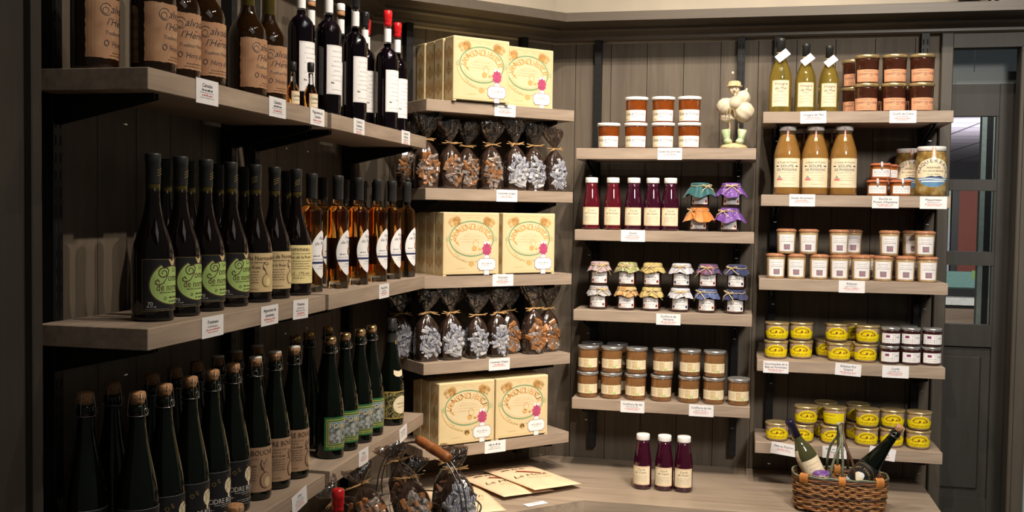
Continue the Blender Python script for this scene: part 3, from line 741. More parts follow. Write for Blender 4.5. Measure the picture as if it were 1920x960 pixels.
def mk_liqueur(wax):
    def f():
        t = thing('liqueur_bottle'); s = 1.0
        MB().lathe(LIQP, GLIQ, 32).build('glass_body', t)
        MB().lathe([(.0110, .2525), (.0106, .262), (.0106, .335), (.012, .338), (.012, .345)], CLEAR, 22).build('neck_glass', t)
        MB().lathe([(.0112, .266), (.0112, .306)], WLAB, 22, cap0=False, cap1=False).build('neck_label', t)
        if wax == 'cork':
            MB().lathe([(.0112, .316), (.0125, .318), (.0125, .328), (.010, .330)], CORK, 18).lathe([(.0122, .3302), (.0126, .332), (.0126, .349), (.010, .352)], WLAB, 18).build('stopper', t)
        else:
            MB().lathe([(.0118, .312), (.0122, .322), (.0120, .328), (.0132, .331), (.0130, .340), (.0136, .343), (.0134, .356), (.0118, .361), (.006, .3625)], wax, 20,
                       fr=lambda a, r, z: r*(1+.03*math.sin(3*a+z*300))).build('wax_seal', t)
        a = Art(); W = .038; a.rect(-W, .055, W, .180, WLAB, 0); a.frame(-W+.002, .057, W-.002, .178, .0004, GREYINK, 1)
        a.scrib(0, .163, .045, .005, PALEINK, 1, 2)
        for k in range(6): a.scrib(0, .150-k*.012, .05-.01*(k % 2), .003, PALEINK, 1, 40+k)
        a.scrib(-.022, .082, .008, .005, INK, 1, 3); a.scrib(0, .066, .05, .002, GREYINK, 1, 4)
        mb = MB(); a.wrap(mb, .0338); mb.build('label', t); return t
    return f
def mk_mini():
    t = thing('miniature_bottle')
    pr = [(.0125, 0), (.0145, .002), (.0145, .030), (.0138, .036), (.0105, .046), (.0068, .053), (.0055, .060), (.0052, .078)]
    MB().lathe(pr, AMBER, 22, mats=[AMBER]*4+[CLEAR]*3).build('glass_body', t)
    MB().lathe([(.0062, .080), (.0074, .082), (.0076, .099), (.006, .101)], CAPB, 16).build('cap', t)
    a = Art(); a.rect(-.014, .004, .014, .034, SALM, 0); a.rect(-.0125, .0055, .0125, .0325, CREAML, 1); a.text('Calvados', 0, .021, .0075, INK, 2, fit=.022); a.scrib(0, .013, .018, .002, INK, 2, 3)
    mb = MB(); a.wrap(mb, .0145, step=.004); mb.build('label', t); return t
def mk_vinegar():
    t = thing('vinegar_bottle')
    pr = [(.031, 0), (.0345, .002), (.0350, .010), (.0350, .105), (.0335, .120), (.0280, .140), (.0200, .158), (.0145, .172), (.0125, .185), (.0118, .20)]
    MB().lathe(pr, PALEY, 28).build('glass_body', t)
    MB().lathe([(.0128, .190), (.0125, .222), (.0135, .224), (.0135, .233), (.010, .236)], CAPB, 20).build('capsule', t)
    a = Art(); W = .028; a.rect(-W, .018, W, .100, CREAML, 0); a.text('Vinaigre', 0, .085, .0125, INK, 2, shear=.3, fit=.046); a.text('de Miel', 0, .071, .0125, INK, 2, shear=.3)
    a.stroke([(-.01, .065), (-.003, .067), (.003, .064), (.010, .066)], .0008, INK, 2)
    for k in range(3): a.scrib(0, .054-k*.010, .04-.008*(k % 2), .0018, GREYINK, 2, 50+k)
    mb = MB(); a.wrap(mb, .0350); mb.build('label', t)
    tg = MB(); T = Matrix.Translation((.004, -.024, .178)) @ Matrix.Rotation(math.radians(-38), 4, 'Y') @ Matrix.Rotation(-.45, 4, 'X')
    tg.box((-.021, -.0004, -.014), (.021, .0004, .014), PAPER, T)
    Art().scrib(0, .002, .024, .0022, GREYINK, 1, 4).scrib(0, -.004, .018, .002, GREYINK, 1, 5).flat(tg, -.0004, T=T)
    tg.build('hang_tag', t)
    MB().tube([(.0142*math.cos(2*PI*k/16), .0142*math.sin(2*PI*k/16), .190+.002*math.sin(2*PI*k/16)) for k in range(16)], .0009, RAFFP, 5, closed=True).tube([(-.005, -.013, .190), (-.008, -.020, .188), (-.010, -.022, .186)], .0008, RAFFP, 5).build('tag_string', t)
    return t
COUL = [(.026, 0), (.0308, .002), (.0315, .008), (.0315, .086), (.0305, .098), (.0275, .118), (.0240, .138), (.0215, .154), (.0208, .168)]
def mk_coulis(second, juice, nm):
    def f():
        t = thing('coulis_bottle')
        MB().lathe(COUL, juice, 28).build('glass_body', t)
        MB().lathe([(.0222, .166), (.0228, .168), (.0228, .182), (.0215, .1855), (.012, .186)], WLID, 26).build('lid', t)
        a = Art(); W = .034; a.rect(-W, .017, W, .080, CREAML, 0); a.rect(-W, .0765, W, .0778, SALM, 1); a.rect(-W, .0195, W, .0208, SALM, 1)
        a.text('Coulis', .002, .066, .010, INK, 2, shear=.35); a.text(second, .0, .056, .010, INK, 2, shear=.35, fit=.044)
        for k in range(5): a.scrib(0, .047-k*.005, .046-.006*(k % 2), .0016, GREYINK, 2, 60+k)
        mb = MB(); a.wrap(mb, .0315); mb.build('label', t); return t
    return f
def mk_soup():
    t = thing('soup_bottle'); M1 = mat('fish_soup', (.25, .125, .030), .08, var=.1, scale=25, coat=.8)
    pr = [(.040, 0), (.0440, .003), (.0450, .010), (.0450, .130), (.0435, .145), (.0390, .163), (.0330, .182), (.0282, .198), (.0262, .208)]
    MB().lathe(pr, M1, 30).build('glass_body', t)
    MB().lathe([(.0265, .206), (.0262, .222)], mat('empty_neck_glass', (.13, .085, .04), .06, coat=.6), 26).build('neck_glass', t)
    MB().lathe([(.0282, .219), (.0290, .221), (.0290, .232), (.0275, .2345), (.015, .235)], WLID, 26).build('lid', t)
    a = Art(); W = .052; a.rect(-W, .026, W, .125, CREAML, 0)
    a.text('La Soupe de Poissons', 0, .108, .0095, INK, 2, shear=.3, fit=.07); a.text('SOUPE', 0, .094, .0125, NAVY, 2, sx=1.15); a.text('DE POISSONS', 0, .082, .0115, NAVY, 2, fit=.072)
    for s in (-1, 1): a.poly([(s*.026, .098), (s*.036, .1005), (s*.040, .098), (s*.036, .0955)], NAVY, 2)
    a.scrib(0, .075, .05, .0025, GREYINK, 2, 1)
    for k in range(3): a.scrib(.008, .066-k*.008, .05-.006*(k % 2), .0016, GREYINK, 2, 70+k)
    a.scrib(.006, .036, .04, .002, REDINK, 2, 5)
    a.poly([(-.036, .056), (-.014, .056), (-.017, .050), (-.034, .050)], REDINK, 2); a.stroke([(-.026, .056), (-.026, .068)], .0008, INK, 2); a.poly([(-.025, .058), (-.018, .058), (-.025, .066)], GREYINK, 2); a.poly([(-.027, .058), (-.033, .058), (-.027, .065)], GREYINK, 2)
    mb = MB(); a.wrap(mb, .0450); mb.build('label', t)
    a = Art(); a.rect(-.0045, .186, .0045, .232, PAPER, 0); a.rect(-.0045, .196, -.002, .230, REDINK, 1); a.rect(.002, .196, .0045, .230, REDINK, 1); a.rect(-.006, .183, .006, .194, CREAML, 1)
    mb = MB(); a.wrap(mb, lerp(pr+[(.0265, .2085), (.0290, .221), (.0290, .234)]), off=.0008); mb.build('seal_strip', t)
    return t
# ------------------------------------------------------------------ goods: jars
JELLY = mat('amber_apple_jelly', (.20, .045, .006), .07, var=.2, scale=25, coat=.8)
DARKJ = mat('dark_cider_preserve', (.055, .016, .008), .06, var=.3, scale=20, coat=.8)
MILKJ = mat('milk_jam', (.225, .105, .038), .08, var=.12, scale=30, coat=.8)
JAMD = mat('dark_jam', (.035, .008, .008), .06, var=.3, scale=20, coat=.8)
def jar(name, prof, m, lid, lidm, n=28):
    t = thing(name); MB().lathe(prof, m, n).build('glass_body', t); MB().lathe(lid, lidm, n+4).build('lid', t); return t
def twistlid(r, z0, h): return [(r*.97, z0), (r, z0+.0008), (r, z0+h-.004), (r*.985, z0+h-.0015), (r*.94, z0+h), (r*.86, z0+h-.0012), (r*.02, z0+h-.0012)]
def mk_jelly():
    pr = [(.0335, 0), (.0355, .002), (.0365, .006), (.0385, .076), (.0385, .080)]
    t = jar('jelly_jar', pr, JELLY, twistlid(.0415, .0785, .0118), WLID); a = Art(); W = .0405
    a.rect(-W, .005, W, .0435, CREAML, 0); a.rect(-W+.026, .005, W, .0435, WLAB, 1)
    a.text('Gelée de Pommeau', 0, .025, .0150, INK, 2, shear=.35, fit=.068); a.scrib(-.002, .0195, .016, .0022, INK, 2, 2); a.scrib(-.025, .010, .012, .002, DGINK, 2, 3); a.scrib(.026, .010, .012, .002, DGINK, 2, 4)
    mb = MB(); a.wrap(mb, lerp(pr)); mb.build('label', t); return t
def mk_cconfit():
    pr = [(.0335, 0), (.0358, .002), (.0370, .006), (.0390, .078), (.0390, .084)]
    t = jar('confit_jar', pr, DARKJ, twistlid(.0415, .0825, .0120), GOLDL); a = Art(); W = .0385
    a.rect(-W, .004, W, .0445, SALM, 0); a.scrib(0, .038, .03, .0022, BROWNINK, 1, 2); a.text('CONFIT DE CIDRE', .002, .0265, .0088, INK, 2, shear=.15, fit=.066); a.text('cidre', .006, .0215, .005, INK, 2)
    for k in range(2): a.scrib(0, .0145-k*.005, .04, .0016, BROWNINK, 1, 5+k)
    mb = MB(); a.wrap(mb, lerp(pr)); mb.build('label', t); return t
def mk_milkjam():
    pr = [(.033, 0), (.0355, .002), (.0365, .006), (.0368, .078), (.0368, .082)]
    t = jar('milk_jam_jar', pr, MILKJ, twistlid(.0392, .0812, .0115), SILV); a = Art(); W = .040
    c = []; n = 10
    for k in range(n*4+1): c.append((-W+2*W*k/(n*4), .018-.002*abs(math.sin(PI*k/4))))
    for k in range(n*4+1): c.append((W-2*W*k/(n*4), .048+.002*abs(math.sin(PI*k/4))))
    a.poly(c, CREAML, 0); a.rect(-.008, .020, .008, .046, TANL, 1); a.scrib(0, .034, .012, .005, CREAML, 2, 3)
    for s in (-1, 1):
        for k in range(3): a.scrib(s*.022, .040-k*.007, .022, .003, TANL, 1, 7+k)
    a.disc(.012, .022, .006, .003, GREENL, 2)
    mb = MB(); a.wrap(mb, lerp(pr)); mb.build('label', t); return t
def mk_rillettes():
    M1 = mat('pale_rillettes', (.52, .37, .19), .10, var=.2, scale=40, coat=.6); LD = mat('copper_glass_lid', (.42, .19, .10), .18, var=.15, scale=60, coat=.6)
    pr = [(.0265, 0), (.0285, .002), (.0300, .010), (.0322, .070), (.0328, .076)]
    t = jar('rillettes_jar', pr, M1, [(.0335, .0745), (.0345, .0755), (.0345, .0805), (.0335, .0825), (.030, .0828), (.029, .0853), (.0255, .0855), (.0245, .0832), (.001, .0832)], LD); a = Art(); W = .0235
    a.rect(-W, .008, W, .066, WLAB, 0); a.scrib(0, .055, .024, .0028, GREYINK, 1, 14); a.scrib(0, .047, .024, .002, GREYINK, 1, 4); a.scrib(0, .041, .034, .0022, INK, 1, 5)
    a.rect(-.0085, .014, .0095, .033, GREYP, 1)
    mb = MB(); a.wrap(mb, lerp(pr)); mb.build('label', t)
    return t
OCHRE = mat('ochre_print', (.42, .20, .01), .6)
def mk_yellow(alt=False):
    def f():
        M1 = mat('pale_terrine', (.46, .33, .22), .10, var=.18, scale=40, coat=.6)
        pr = [(.0240, 0), (.0320, .002), (.0350, .008), (.0372, .020), (.0392, .048), (.0394, .056)]
        t = jar('terrine_jar', pr, M1, [(.0402, .0540), (.0412, .0548), (.0412, .0600), (.0400, .0622), (.0375, .0632), (.034, .0622), (.001, .0618)], GOLDL); a = Art()
        if alt:
            a.rect(-.034, .008, .020, .044, YPRINT, 0); a.scrib(-.012, .036, .024, .003, BRED, 1, 3); a.scrib(-.014, .024, .03, .002, DGINK, 1, 4); a.rect(.004, .006, .022, .014, PAPER, 1)
        else:
            W = .052; c = [(-W, .009), (W, .009), (W, .033)]
            c += [(.0215, .0335)]+[(.021*math.cos(q), .0300+.0200*math.sin(q)) for q in [PI*k/18 for k in range(1, 18)]]+[(-.0215, .0335), (-W, .033)]
            a.poly(c, YPRINT, 0)
            a.ring(0, .0290, .0165, .0165, .0036, BRED, 1, 24, .12, PI-.12); [a.disc(.0145*math.cos(q), .0290+.0145*math.sin(q), .0010, .0012, YPRINT, 2, 6) for q in [PI*(.14+.06*k) for k in range(13)]]
            a.poly([(-.015, .0285), (-.004, .0285), (-.002, .036), (.0005, .0365), (0, .034), (.002, .0300), (-.004, .0268), (-.013, .0272)], BRED, 2)
            a.poly([(.004, .0275), (.006, .0325), (.0095, .034), (.0125, .0325), (.0145, .0275)], BRED, 2); a.poly([(.0065, .0285), (.008, .0315), (.0115, .0312), (.0125, .0285)], YPRINT, 3)
            a.scrib(0, .0170, .034, .0034, OCHRE, 2, 21); a.scrib(0, .0120, .026, .0018, OCHRE, 2, 3)
        mb = MB(); a.wrap(mb, lerp(pr)); mb.build('label', t); return t
    return f
def mk_onion():
    pr = [(.027, 0), (.0310, .002), (.0322, .006), (.0322, .044), (.0305, .050), (.0305, .053)]
    t = jar('small_confit_jar', pr, JAMD, twistlid(.0318, .0515, .0105), SILV); a = Art(); W = .029
    a.rect(-W, .010, W, .042, WLAB, 0)
    for k in range(12): a.rect(-W+k*.0049, .0085, -W+k*.0049+.0028, .012, WLAB, 1)
    a.rect(-.016, .028, -.005, .036, mat('plum_print', (.20, .03, .12), .6), 1); a.frame(.003, .014, .010, .037, .0007, GREYINK, 1); a.scrib(-.008, .021, .030, .0022, GREYINK, 1, 3); a.scrib(.019, .028, .014, .004, GREYINK, 1, 4); a.scrib(-.010, .015, .026, .0016, GREYINK, 1, 5)
    mb = MB(); a.wrap(mb, lerp(pr)); mb.build('label', t); return t
def mk_rouille():
    M1 = mat('rouille_sauce', (.42, .13, .025), .10, var=.2, scale=40, coat=.7); LD = mat('orange_glass_lid', (.45, .14, .07), .15, var=.15, scale=60, coat=.7)
    pr = [(.027, 0), (.0315, .002), (.0328, .006), (.0328, .040), (.0338, .046)]
    t = jar('rouille_jar', pr, M1, [(.0345, .0455), (.0385, .0462), (.0385, .0482), (.0350, .0490), (.0335, .0530), (.028, .0545), (.001, .0545)], LD); a = Art(); W = .027
    a.rect(-W, .008, W, .034, WLAB, 0); a.scrib(0, .022, .04, .004, GREYINK, 1, 3); a.scrib(0, .015, .036, .0022, GREYINK, 1, 4); a.scrib(0, .0275, .034, .0022, GREYINK, 1, 5)
    mb = MB(); a.wrap(mb, lerp(pr)); mb.build('label', t)
    b = MB(); b.tube([(0, -.0335, .034), (0, -.0362, .0435), (0, -.0398, .0468), (0, -.0350, .0508), (0, -.0325, .0548), (0, -.014, .0560)], .004, PAPER, 4); b.build('seal_strip', t); return t
def mk_mackerel():
    M1 = pattern('marinated_mackerel', [(.25, (.10, .050, .012)), (.45, (.26, .16, .04)), (.6, (.38, .28, .12)), (.75, (.16, .10, .03))], 34, rough=.08)
    pr = [(.040, 0), (.0470, .003), (.0495, .010), (.0500, .030), (.0500, .115), (.0485, .130), (.0440, .143), (.0440, .150)]
    t = jar('mackerel_jar', pr, M1, twistlid(.0462, .150, .016), WLID); a = Art(); u, v = 0, .078
    a.disc(u, v, .047, .048, CREAML, 0, 40)
    a.arc('MAQUEREAUX', u, v, .0335, .034, .0150, NAVY, 2, PI*1.02, -PI*.02)
    a.text('MARINES', u, v+.014, .0085, BROWNINK, 2); a.text("A L'ANCIENNE", u, v+.003, .0080, BROWNINK, 2); a.text('au vin blanc', u, v-.007, .0065, BROWNINK, 2)
    c = [(u+.0462*math.cos(q), v+.0472*math.sin(q)) for q in [PI+.36+(PI-.72)*k/20 for k in range(21)]]; a.poly(c, BLUEP, 1)
    a.stroke([(-.038, v-.022), (-.01, v-.020), (.02, v-.023), (.036, v-.021)], .003, WLAB, 2); a.stroke([(-.03, v-.029), (.03, v-.028)], .004, WLAB, 2)
    a.poly([(-.022, v-.016), (-.006, v-.010), (.004, v-.013), (.016, v-.010), (.028, v-.016)], NAVY, 2); a.stroke([(.032, v-.014), (.034, v-.002), (.036, v+.004)], .0012, BROWNINK, 2)
    mb = MB(); a.wrap(mb, lerp(pr), off=.0006); mb.build('label', t)
    b = Art(); b.rect(-.006, .120, .006, .165, PAPER, 0); b.rect(-.006, .130, -.002, .162, SALM, 1); b.rect(.002, .130, .006, .162, SALM, 1)
    mb = MB(); b.wrap(mb, lerp([(.0500, .115), (.0490, .130), (.0470, .143), (.0464, .150), (.0464, .166)]), off=.0016); mb.build('seal_strip', t); return t
CLOTH = {}
def cloth_mat(k):
    if k in CLOTH: return CLOTH[k]
    W = (0.368, 0.352, 0.352)
    D = dict(teal=lambda: mat('teal_cloth', (0.008, 0.084, 0.092), .6, var=.2, scale=60, sheen=.3), orange=lambda: mat('orange_cloth', (0.576, 0.160, 0.016), .5, var=.15, scale=40, sheen=.3),
             purple=lambda: pattern('purple_dotted_cloth', [(0, (0.416, 0.336, 0.544)), (.22, (0.136, 0.048, 0.272)), (.8, (0.104, 0.036, 0.224))], 110, 'dots', .6),
             pink=lambda: pattern('pink_floral_cloth', [(.30, W), (.45, (0.440, 0.272, 0.288)), (.58, W), (.70, (0.160, 0.064, 0.072))], 110, rough=.8),
             green=lambda: pattern('green_yellow_floral_cloth', [(.30, (0.464, 0.368, 0.112)), (.45, (0.160, 0.208, 0.056)), (.58, (0.480, 0.448, 0.288)), (.72, (0.360, 0.224, 0.048))], 90, rough=.8),
             yellow=lambda: pattern('yellow_floral_cloth', [(.30, (0.416, 0.288, 0.072)), (.5, (0.512, 0.400, 0.160)), (.66, (0.288, 0.240, 0.080)), (.8, (0.416, 0.160, 0.048))], 80, rough=.8),
             dots=lambda: pattern('white_blue_dotted_cloth', [(0, (0.128, 0.120, 0.272)), (.16, (0.528, 0.528, 0.592)), (.9, (0.480, 0.480, 0.560))], 170, 'dots', .8),
             redblue=lambda: pattern('dark_blue_red_floral_cloth', [(.30, (0.016, 0.020, 0.060)), (.48, (0.080, 0.080, 0.176)), (.60, (0.304, 0.048, 0.088)), (.72, (0.016, 0.020, 0.064))], 90, rough=.7),
             navy=lambda: mat('navy_cloth', (0.018, 0.026, 0.092), .7, var=.25, scale=60, sheen=.3),
             lace=lambda: pattern('grey_lace_cloth', [(0, (0.080, 0.072, 0.080)), (.13, (0.440, 0.424, 0.424)), (.45, (0.368, 0.352, 0.360)), (.7, (0.160, 0.152, 0.160))], 190, 'dots', .8),
             autumn=lambda: pattern('orange_yellow_floral_cloth', [(.30, (0.496, 0.368, 0.160)), (.44, (0.400, 0.160, 0.040)), (.56, (0.528, 0.416, 0.192)), (.7, (0.240, 0.072, 0.032))], 80, rough=.8),
             blueflor=lambda: pattern('blue_floral_cloth', [(.30, (0.024, 0.040, 0.128)), (.5, (0.112, 0.152, 0.304)), (.62, (0.032, 0.048, 0.160)), (.75, (0.272, 0.288, 0.384))], 120, rough=.8))
    CLOTH[k] = D[k](); return CLOTH[k]
def mk_cloth_jar(k, seed, ln=.55):
    def f():
        t = thing('jam_jar'); rd = random.Random(seed)
        pr = [(.027, 0), (.0310, .002), (.0325, .007), (.0325, .060), (.0310, .066), (.0310, .072)]
        MB().lathe(pr, JAMD, 26).build('glass_body', t)
        a = Art(); W = .031; a.rect(-W, .009, W, .049, WLAB, 0); a.frame(-W+.001, .010, W-.001, .048, .0006, SALM, 1); a.scrib(0, .033, .036, .0045, GREYINK, 2, seed+9); a.scrib(0, .024, .036, .003, GREYINK, 2, seed); a.scrib(0, .018, .03, .0018, GREYINK, 2, seed+1)
        for s in (-1, 1): a.disc(s*.0235, .019, .0045, .0050, BRED if k not in ('dots', 'navy') else NAVY, 2, 12)
        a.scrib(-.012, .0125, .022, .002, INK, 2, seed+2)
        mb = MB(); a.wrap(mb, .0325); mb.build('label', t)
        # cloth square tied over the lid: smooth top, gathered waist, flaring skirt
        m = cloth_mat(k); n = 64; ph = [rd.uniform(0, 6.28) for _ in range(5)]; q0 = rd.uniform(0, 6.28)
        rows = [(.002, .0845, 0), (.018, .0850, 0), (.029, .0840, .1), (.0330, .0805, .25), (.0338, .0755, .3), (.0330, .0715, .2), (.0350, .0685, .8), (.0350+.0055*ln, .0685-.008*ln, 1), (.0350+.0095*ln, .0685-.0165*ln, 1), (.0350+.0125*ln, .0685-.0225*ln, 1)]
        vs = []; fs = []
        for r, z, w in rows:
            for i in range(n):
                a_ = 2*PI*i/n; fold = .5*math.sin(7*a_+ph[0])+.35*math.sin(11*a_+ph[1])+.25*math.sin(17*a_+ph[2])
                sq = abs(math.cos(2*(a_-q0)))                            # corners of the square hang lower
                rr = r+w*.0045*fold*(.5+.5*ln)+(.012*sq*ln*(.0685-z)/.0225 if z < .0685 else 0); zz = z-(.014*sq*w if w > .7 else 0)*((.0685-z)/.0225 if z < .0685 else 0)+w*.0012*math.sin(9*a_+ph[3])
                vs.append((rr*math.sin(a_), -rr*math.cos(a_), zz))
        for j in range(len(rows)-1):
            for i in range(n): fs.append((j*n+i, (j+1)*n+i, (j+1)*n+(i+1) % n, j*n+(i+1) % n))
        fs.append(tuple(range(n)))
        c = MB().add(vs, fs, m, True).build('cloth_cover', t)
        mb = MB(); R = .0345
        mb.tube([(R*math.cos(2*PI*i/30), R*math.sin(2*PI*i/30), .0722+.0008*math.sin(5*i)) for i in range(30)], .0011, RAFFP, 5, closed=True)
        A0 = rd.uniform(-.7, .7); bx, by = R*math.sin(A0), -R*math.cos(A0); ca, sa = math.cos(A0), math.sin(A0)
        def P(x, y, z): return (bx+x*ca+y*sa, by+x*sa-y*ca, .0722+z)
        for s in (-1, 1):
            tl = rd.uniform(.2, 1.)
            loop = [P(s*.022*math.sin(PI*i/9)*(1-.15*i/9), .003+.002*math.sin(PI*i/9), tl*.014*(i/9)*(1 if i < 6 else 1-(i-6)/4)+.004*math.sin(2*PI*i/9)) for i in range(10)]; mb.tube(loop, .0013, RAFFP, 5)
            L = rd.uniform(.028, .044); mb.tube([P(0, .002, 0), P(s*.006, .008, -.004), P(s*L*.55, .009, -.010-rd.uniform(0, .01)), P(s*L*rd.uniform(.5, .9), .009, -.020-rd.uniform(0, .016))], .0013, RAFFP, 5)
        mb.ball(P(0, .002, 0), .0028, RAFFP, 8, 6)
        mb.build('raffia_bow', t); return t
    return f

# ------------------------------------------------------------------ biscuit boxes
BOXC = mat('cream_box_card', (.70, .57, .33), .55, var=.05, scale=12)
BOXL = mat('pale_box_print', (.72, .61, .39), .55, var=.04, scale=12)
ORNG = mat('orange_print', (.60, .31, .08), .55, var=.15, scale=60)
LORN = mat('pale_orange_print', (.64, .40, .15), .55, var=.12, scale=60)
GRNP = mat('sage_green_print', (.18, .33, .17), .55, var=.08, scale=40)
PINK = mat('rose_seal_print', (.52, .06, .17), .5, var=.15, scale=60)
PLUMP = mat('plum_outline', (.28, .14, .17), .55)
def ear(a, u, v, s, m, rot, l=2):
    """a sheaf of wheat"""
    for k in range(9):
        q = rot+(k-4)*.20; L = s*(.75+.25*math.cos((k-4)*.5))
        p = [(u+L*f*math.cos(q), v+L*f*math.sin(q)) for f in (0, .4, .7, 1.)]; a.stroke(p, .0007, m, l)
        for f in (.55, .65, .75, .85, .95, 1.05):
            x, y = u+L*f*math.cos(q), v+L*f*math.sin(q)
            for sd in (-1, 1): a.stroke([(x, y), (x+.005*math.cos(q+sd*.6), y+.005*math.sin(q+sd*.6))], .0007, m, l)
def mk_box(w, h, d):
    def f():
        t = thing('biscuit_box'); x = w/2
        MB().box((-x, 0, .004), (x, d, h), BOXC, bev=.0025).box((-x, .001, 0), (-x+.012, d-.001, .0045), BOXC).box((x-.012, .001, 0), (x, d-.001, .0045), BOXC).build('carton', t)
        a = Art(); a.frame(-x+.008, .012, x-.008, h-.010, .0006, LORN, 0); v = h*.585; A, B = x*.80, h*.285
        a.disc(0, v, A, B, BOXL, 0, 48); a.ring(0, v, A, B, .0040, GRNP, 1, 60); a.ring(0, v, A-.005, B-.005, .0006, LORN, 1, 60)
        a.arc('LA MAISON DU BISCUIT', 0, v-.004, A*.70, B*.56, .0300, ORNG, 2, PI*.99, PI*.01)
        a.ring(0, v-.022, A*.66, B*.62, .0008, LORN, 1, 30, .35, PI-.35)
        for k in range(3): a.scrib(0, v+.006-k*.009, A*(.7+.2*k), .003, LORN, 1, 3+k)
        cu, cv = .012, v-B*.45                                          # line drawing of a biscuit tin and jug
        a.ring(cu+.004, cv+.010, .011, .013, .0016, ORNG, 2, 18); a.disc(cu-.002, cv-.006, .009, .008, LORN, 2); a.ring(cu-.002, cv-.006, .010, .009, .0012, ORNG, 3, 16); a.stroke([(cu+.012, cv-.012), (cu+.026, cv-.010), (cu+.030, cv-.002)], .0018, ORNG, 2); a.disc(cu+.018, cv-.008, .006, .005, LORN, 2)
        for s in (-1, 1):
            a.disc(s*A*.66, v-.014, .005, .004, ORNG, 2, 10); a.disc(s*A*.74, v-.008, .004, .0045, LORN, 2, 10); a.disc(s*A*.60, v-.020, .004, .003, LORN, 2, 10)
            for j in range(3): a.stroke([(s*(A+.002+.004*j), v-.010), (s*(A+.004+.004*j), v+.010-.004*j)], .0014, GRNP, 2)
        for k in range(16): q = PI*1.15+PI*.70*k/16; a.disc(A*.86*math.cos(q), v+B*.86*math.sin(q), .0022, .0020, LORN, 2, 8)
        ear(a, -x*.72, h*.76, .030, LORN, PI*.42); ear(a, x*.72, h*.76, .030, LORN, PI*.58)
        ear(a, -x*.62, h*.80, .028, ORNG, PI*.32, 3); ear(a, x*.62, h*.80, .028, ORNG, PI*.68, 3)
        for k in range(2): a.stroke([(-.022+.036*k, h*.915), (-.016+.036*k, h*.925), (-.010+.036*k, h*.915), (-.004+.036*k, h*.922)], .0008, LORN, 1)
        for k in range(7): q = PI*(1.06+.055*k); a.stroke([((A+.010)*math.cos(q), v+(B+.016)*math.sin(q)), ((A+.012)*math.cos(q+.16), v+(B+.020)*math.sin(q+.16))], .0022, LORN, 2)
        for k in range(9): q = PI*(1.22+.05*k); a.ring((A+.002)*math.cos(q)*.9, v+(B+.018)*math.sin(q), .004, .003, .0009, GRNP if k % 2 else LORN, 2, 8)
        ear(a, .0, h*.14, .016, LORN, PI*.5); a.stroke([(-x*.55, h*.115), (-x*.2, h*.125)], .0009, LORN, 1)
        su, sv = x*.545, h*.415                                        # rose seal on a ribbon over a name plaque
        a.rect(su-.010, 0.002, su+.010, sv+.028, WLAB, 4); a.rect(su-.011, 0.002, su-.0098, sv+.022, PLUMP, 5); a.rect(su+.0098, 0.002, su+.011, sv+.022, PLUMP, 5); a.rect(su-.002, sv+.014, su-.0008, sv+.03, PLUMP, 5)
        c = [(su+.0175*(1+.10*math.sin(9*q))*math.cos(q), sv+.0200*(1+.10*math.sin(9*q))*math.sin(q)) for q in [2*PI*k/54 for k in range(54)]]; a.poly(c, PINK, 6)
        a.ring(su, sv, .0115, .013, .0014, PLUMP, 7, 20); a.ring(su, sv, .006, .007, .0012, PLUMP, 7, 14)
        def plq(gx, gy): return [(su+sx*gx, h*.175+sy*gy) for sx, sy in ((-1, -.6), (-.86, -.72), (-.78, -1), (.78, -1), (.86, -.72), (1, -.6), (1, .6), (.86, .72), (.78, 1), (-.78, 1), (-.86, .72), (-1, .6))]
        a.poly(plq(.036, .0205), PLUMP, 6); a.poly(plq(.0345, .0190), WLAB, 7); a.scrib(su, h*.178, .042, .006, GREYINK, 8, 5); a.scrib(su, h*.155, .024, .003, GREYINK, 8, 6)
        mb = MB(); a.flat(mb, 0, th=.00012); mb.build('front_print', t)
        s = Art()                                                      # wheat strip down the left side
        s.p = []; ear(s, d/2, h*.12, h*.22, ORNG, PI*.5); ear(s, d/2, h*.40, h*.20, LORN, PI*.5); ear(s, d/2, h*.86, h*.20, ORNG, -PI*.5)
        s.frame(.005, .010, d-.005, h-.008, .0007, LORN, 0)
        for k in range(12): s.disc(d/2+.004*math.sin(k*2.2), h*.42+k*h*.017, .004, .003, GRNP if k % 3 else LORN, 1, 7)
        q = [([(min(max(u, .004), d-.004), min(max(v_, .008), h-.006)) for u, v_ in p], m, l) for p, m, l in s.p]; s.p = q
        T = Matrix.Translation((-x, d, 0)) @ Matrix.Rotation(-PI/2, 4, 'Z')
        mb = MB(); s.flat(mb, 0, th=.00012, T=T); mb.build('side_print', t)
        return t
    return f

# ------------------------------------------------------------------ cellophane caramel bags
BROWNF = mat('brown_cellophane', (.030, .017, .012), .13, var=.5, scale=26, bump=1., coat=.9)
CARD = mat('brown_card_base', (.10, .050, .030), .4, var=.2, scale=40, coat=.3)
FILM = film('clear_cellophane', (.95, .95, .96), .17, 34, .04)
FLARE = film('smoky_cellophane', (.50, .43, .38), .27, 20, .05)
SWT = mat('white_sweet_wrapper', (.50, .50, .52), .35, var=.08, scale=60, coat=.3)
CS = pattern('navy_striped_wrapper', [(0, (.46, .47, .52)), (.30, (.025, .035, .11)), (.72, (.46, .47, .52))], 34, 'wave', .35)
CB = mat('caramel_sweet', (.34, .145, .050), .22, var=.3, scale=70, coat=.7)
CC = mat('clear_wrapped_caramel', (.26, .15, .09), .12, var=.5, scale=90, coat=1., bump=.6)
CT = mat('twisted_clear_wrapper', (.30, .25, .22), .10, var=.5, scale=120, coat=1., bump=1.)
def sweet(mb, T, m, rd, s=1.):
    a, b, c = .0122*s, .0078*s, .0066*s
    mb.box((-a, -b, -c), (a, b, c), m, T, bev=.0022*s)
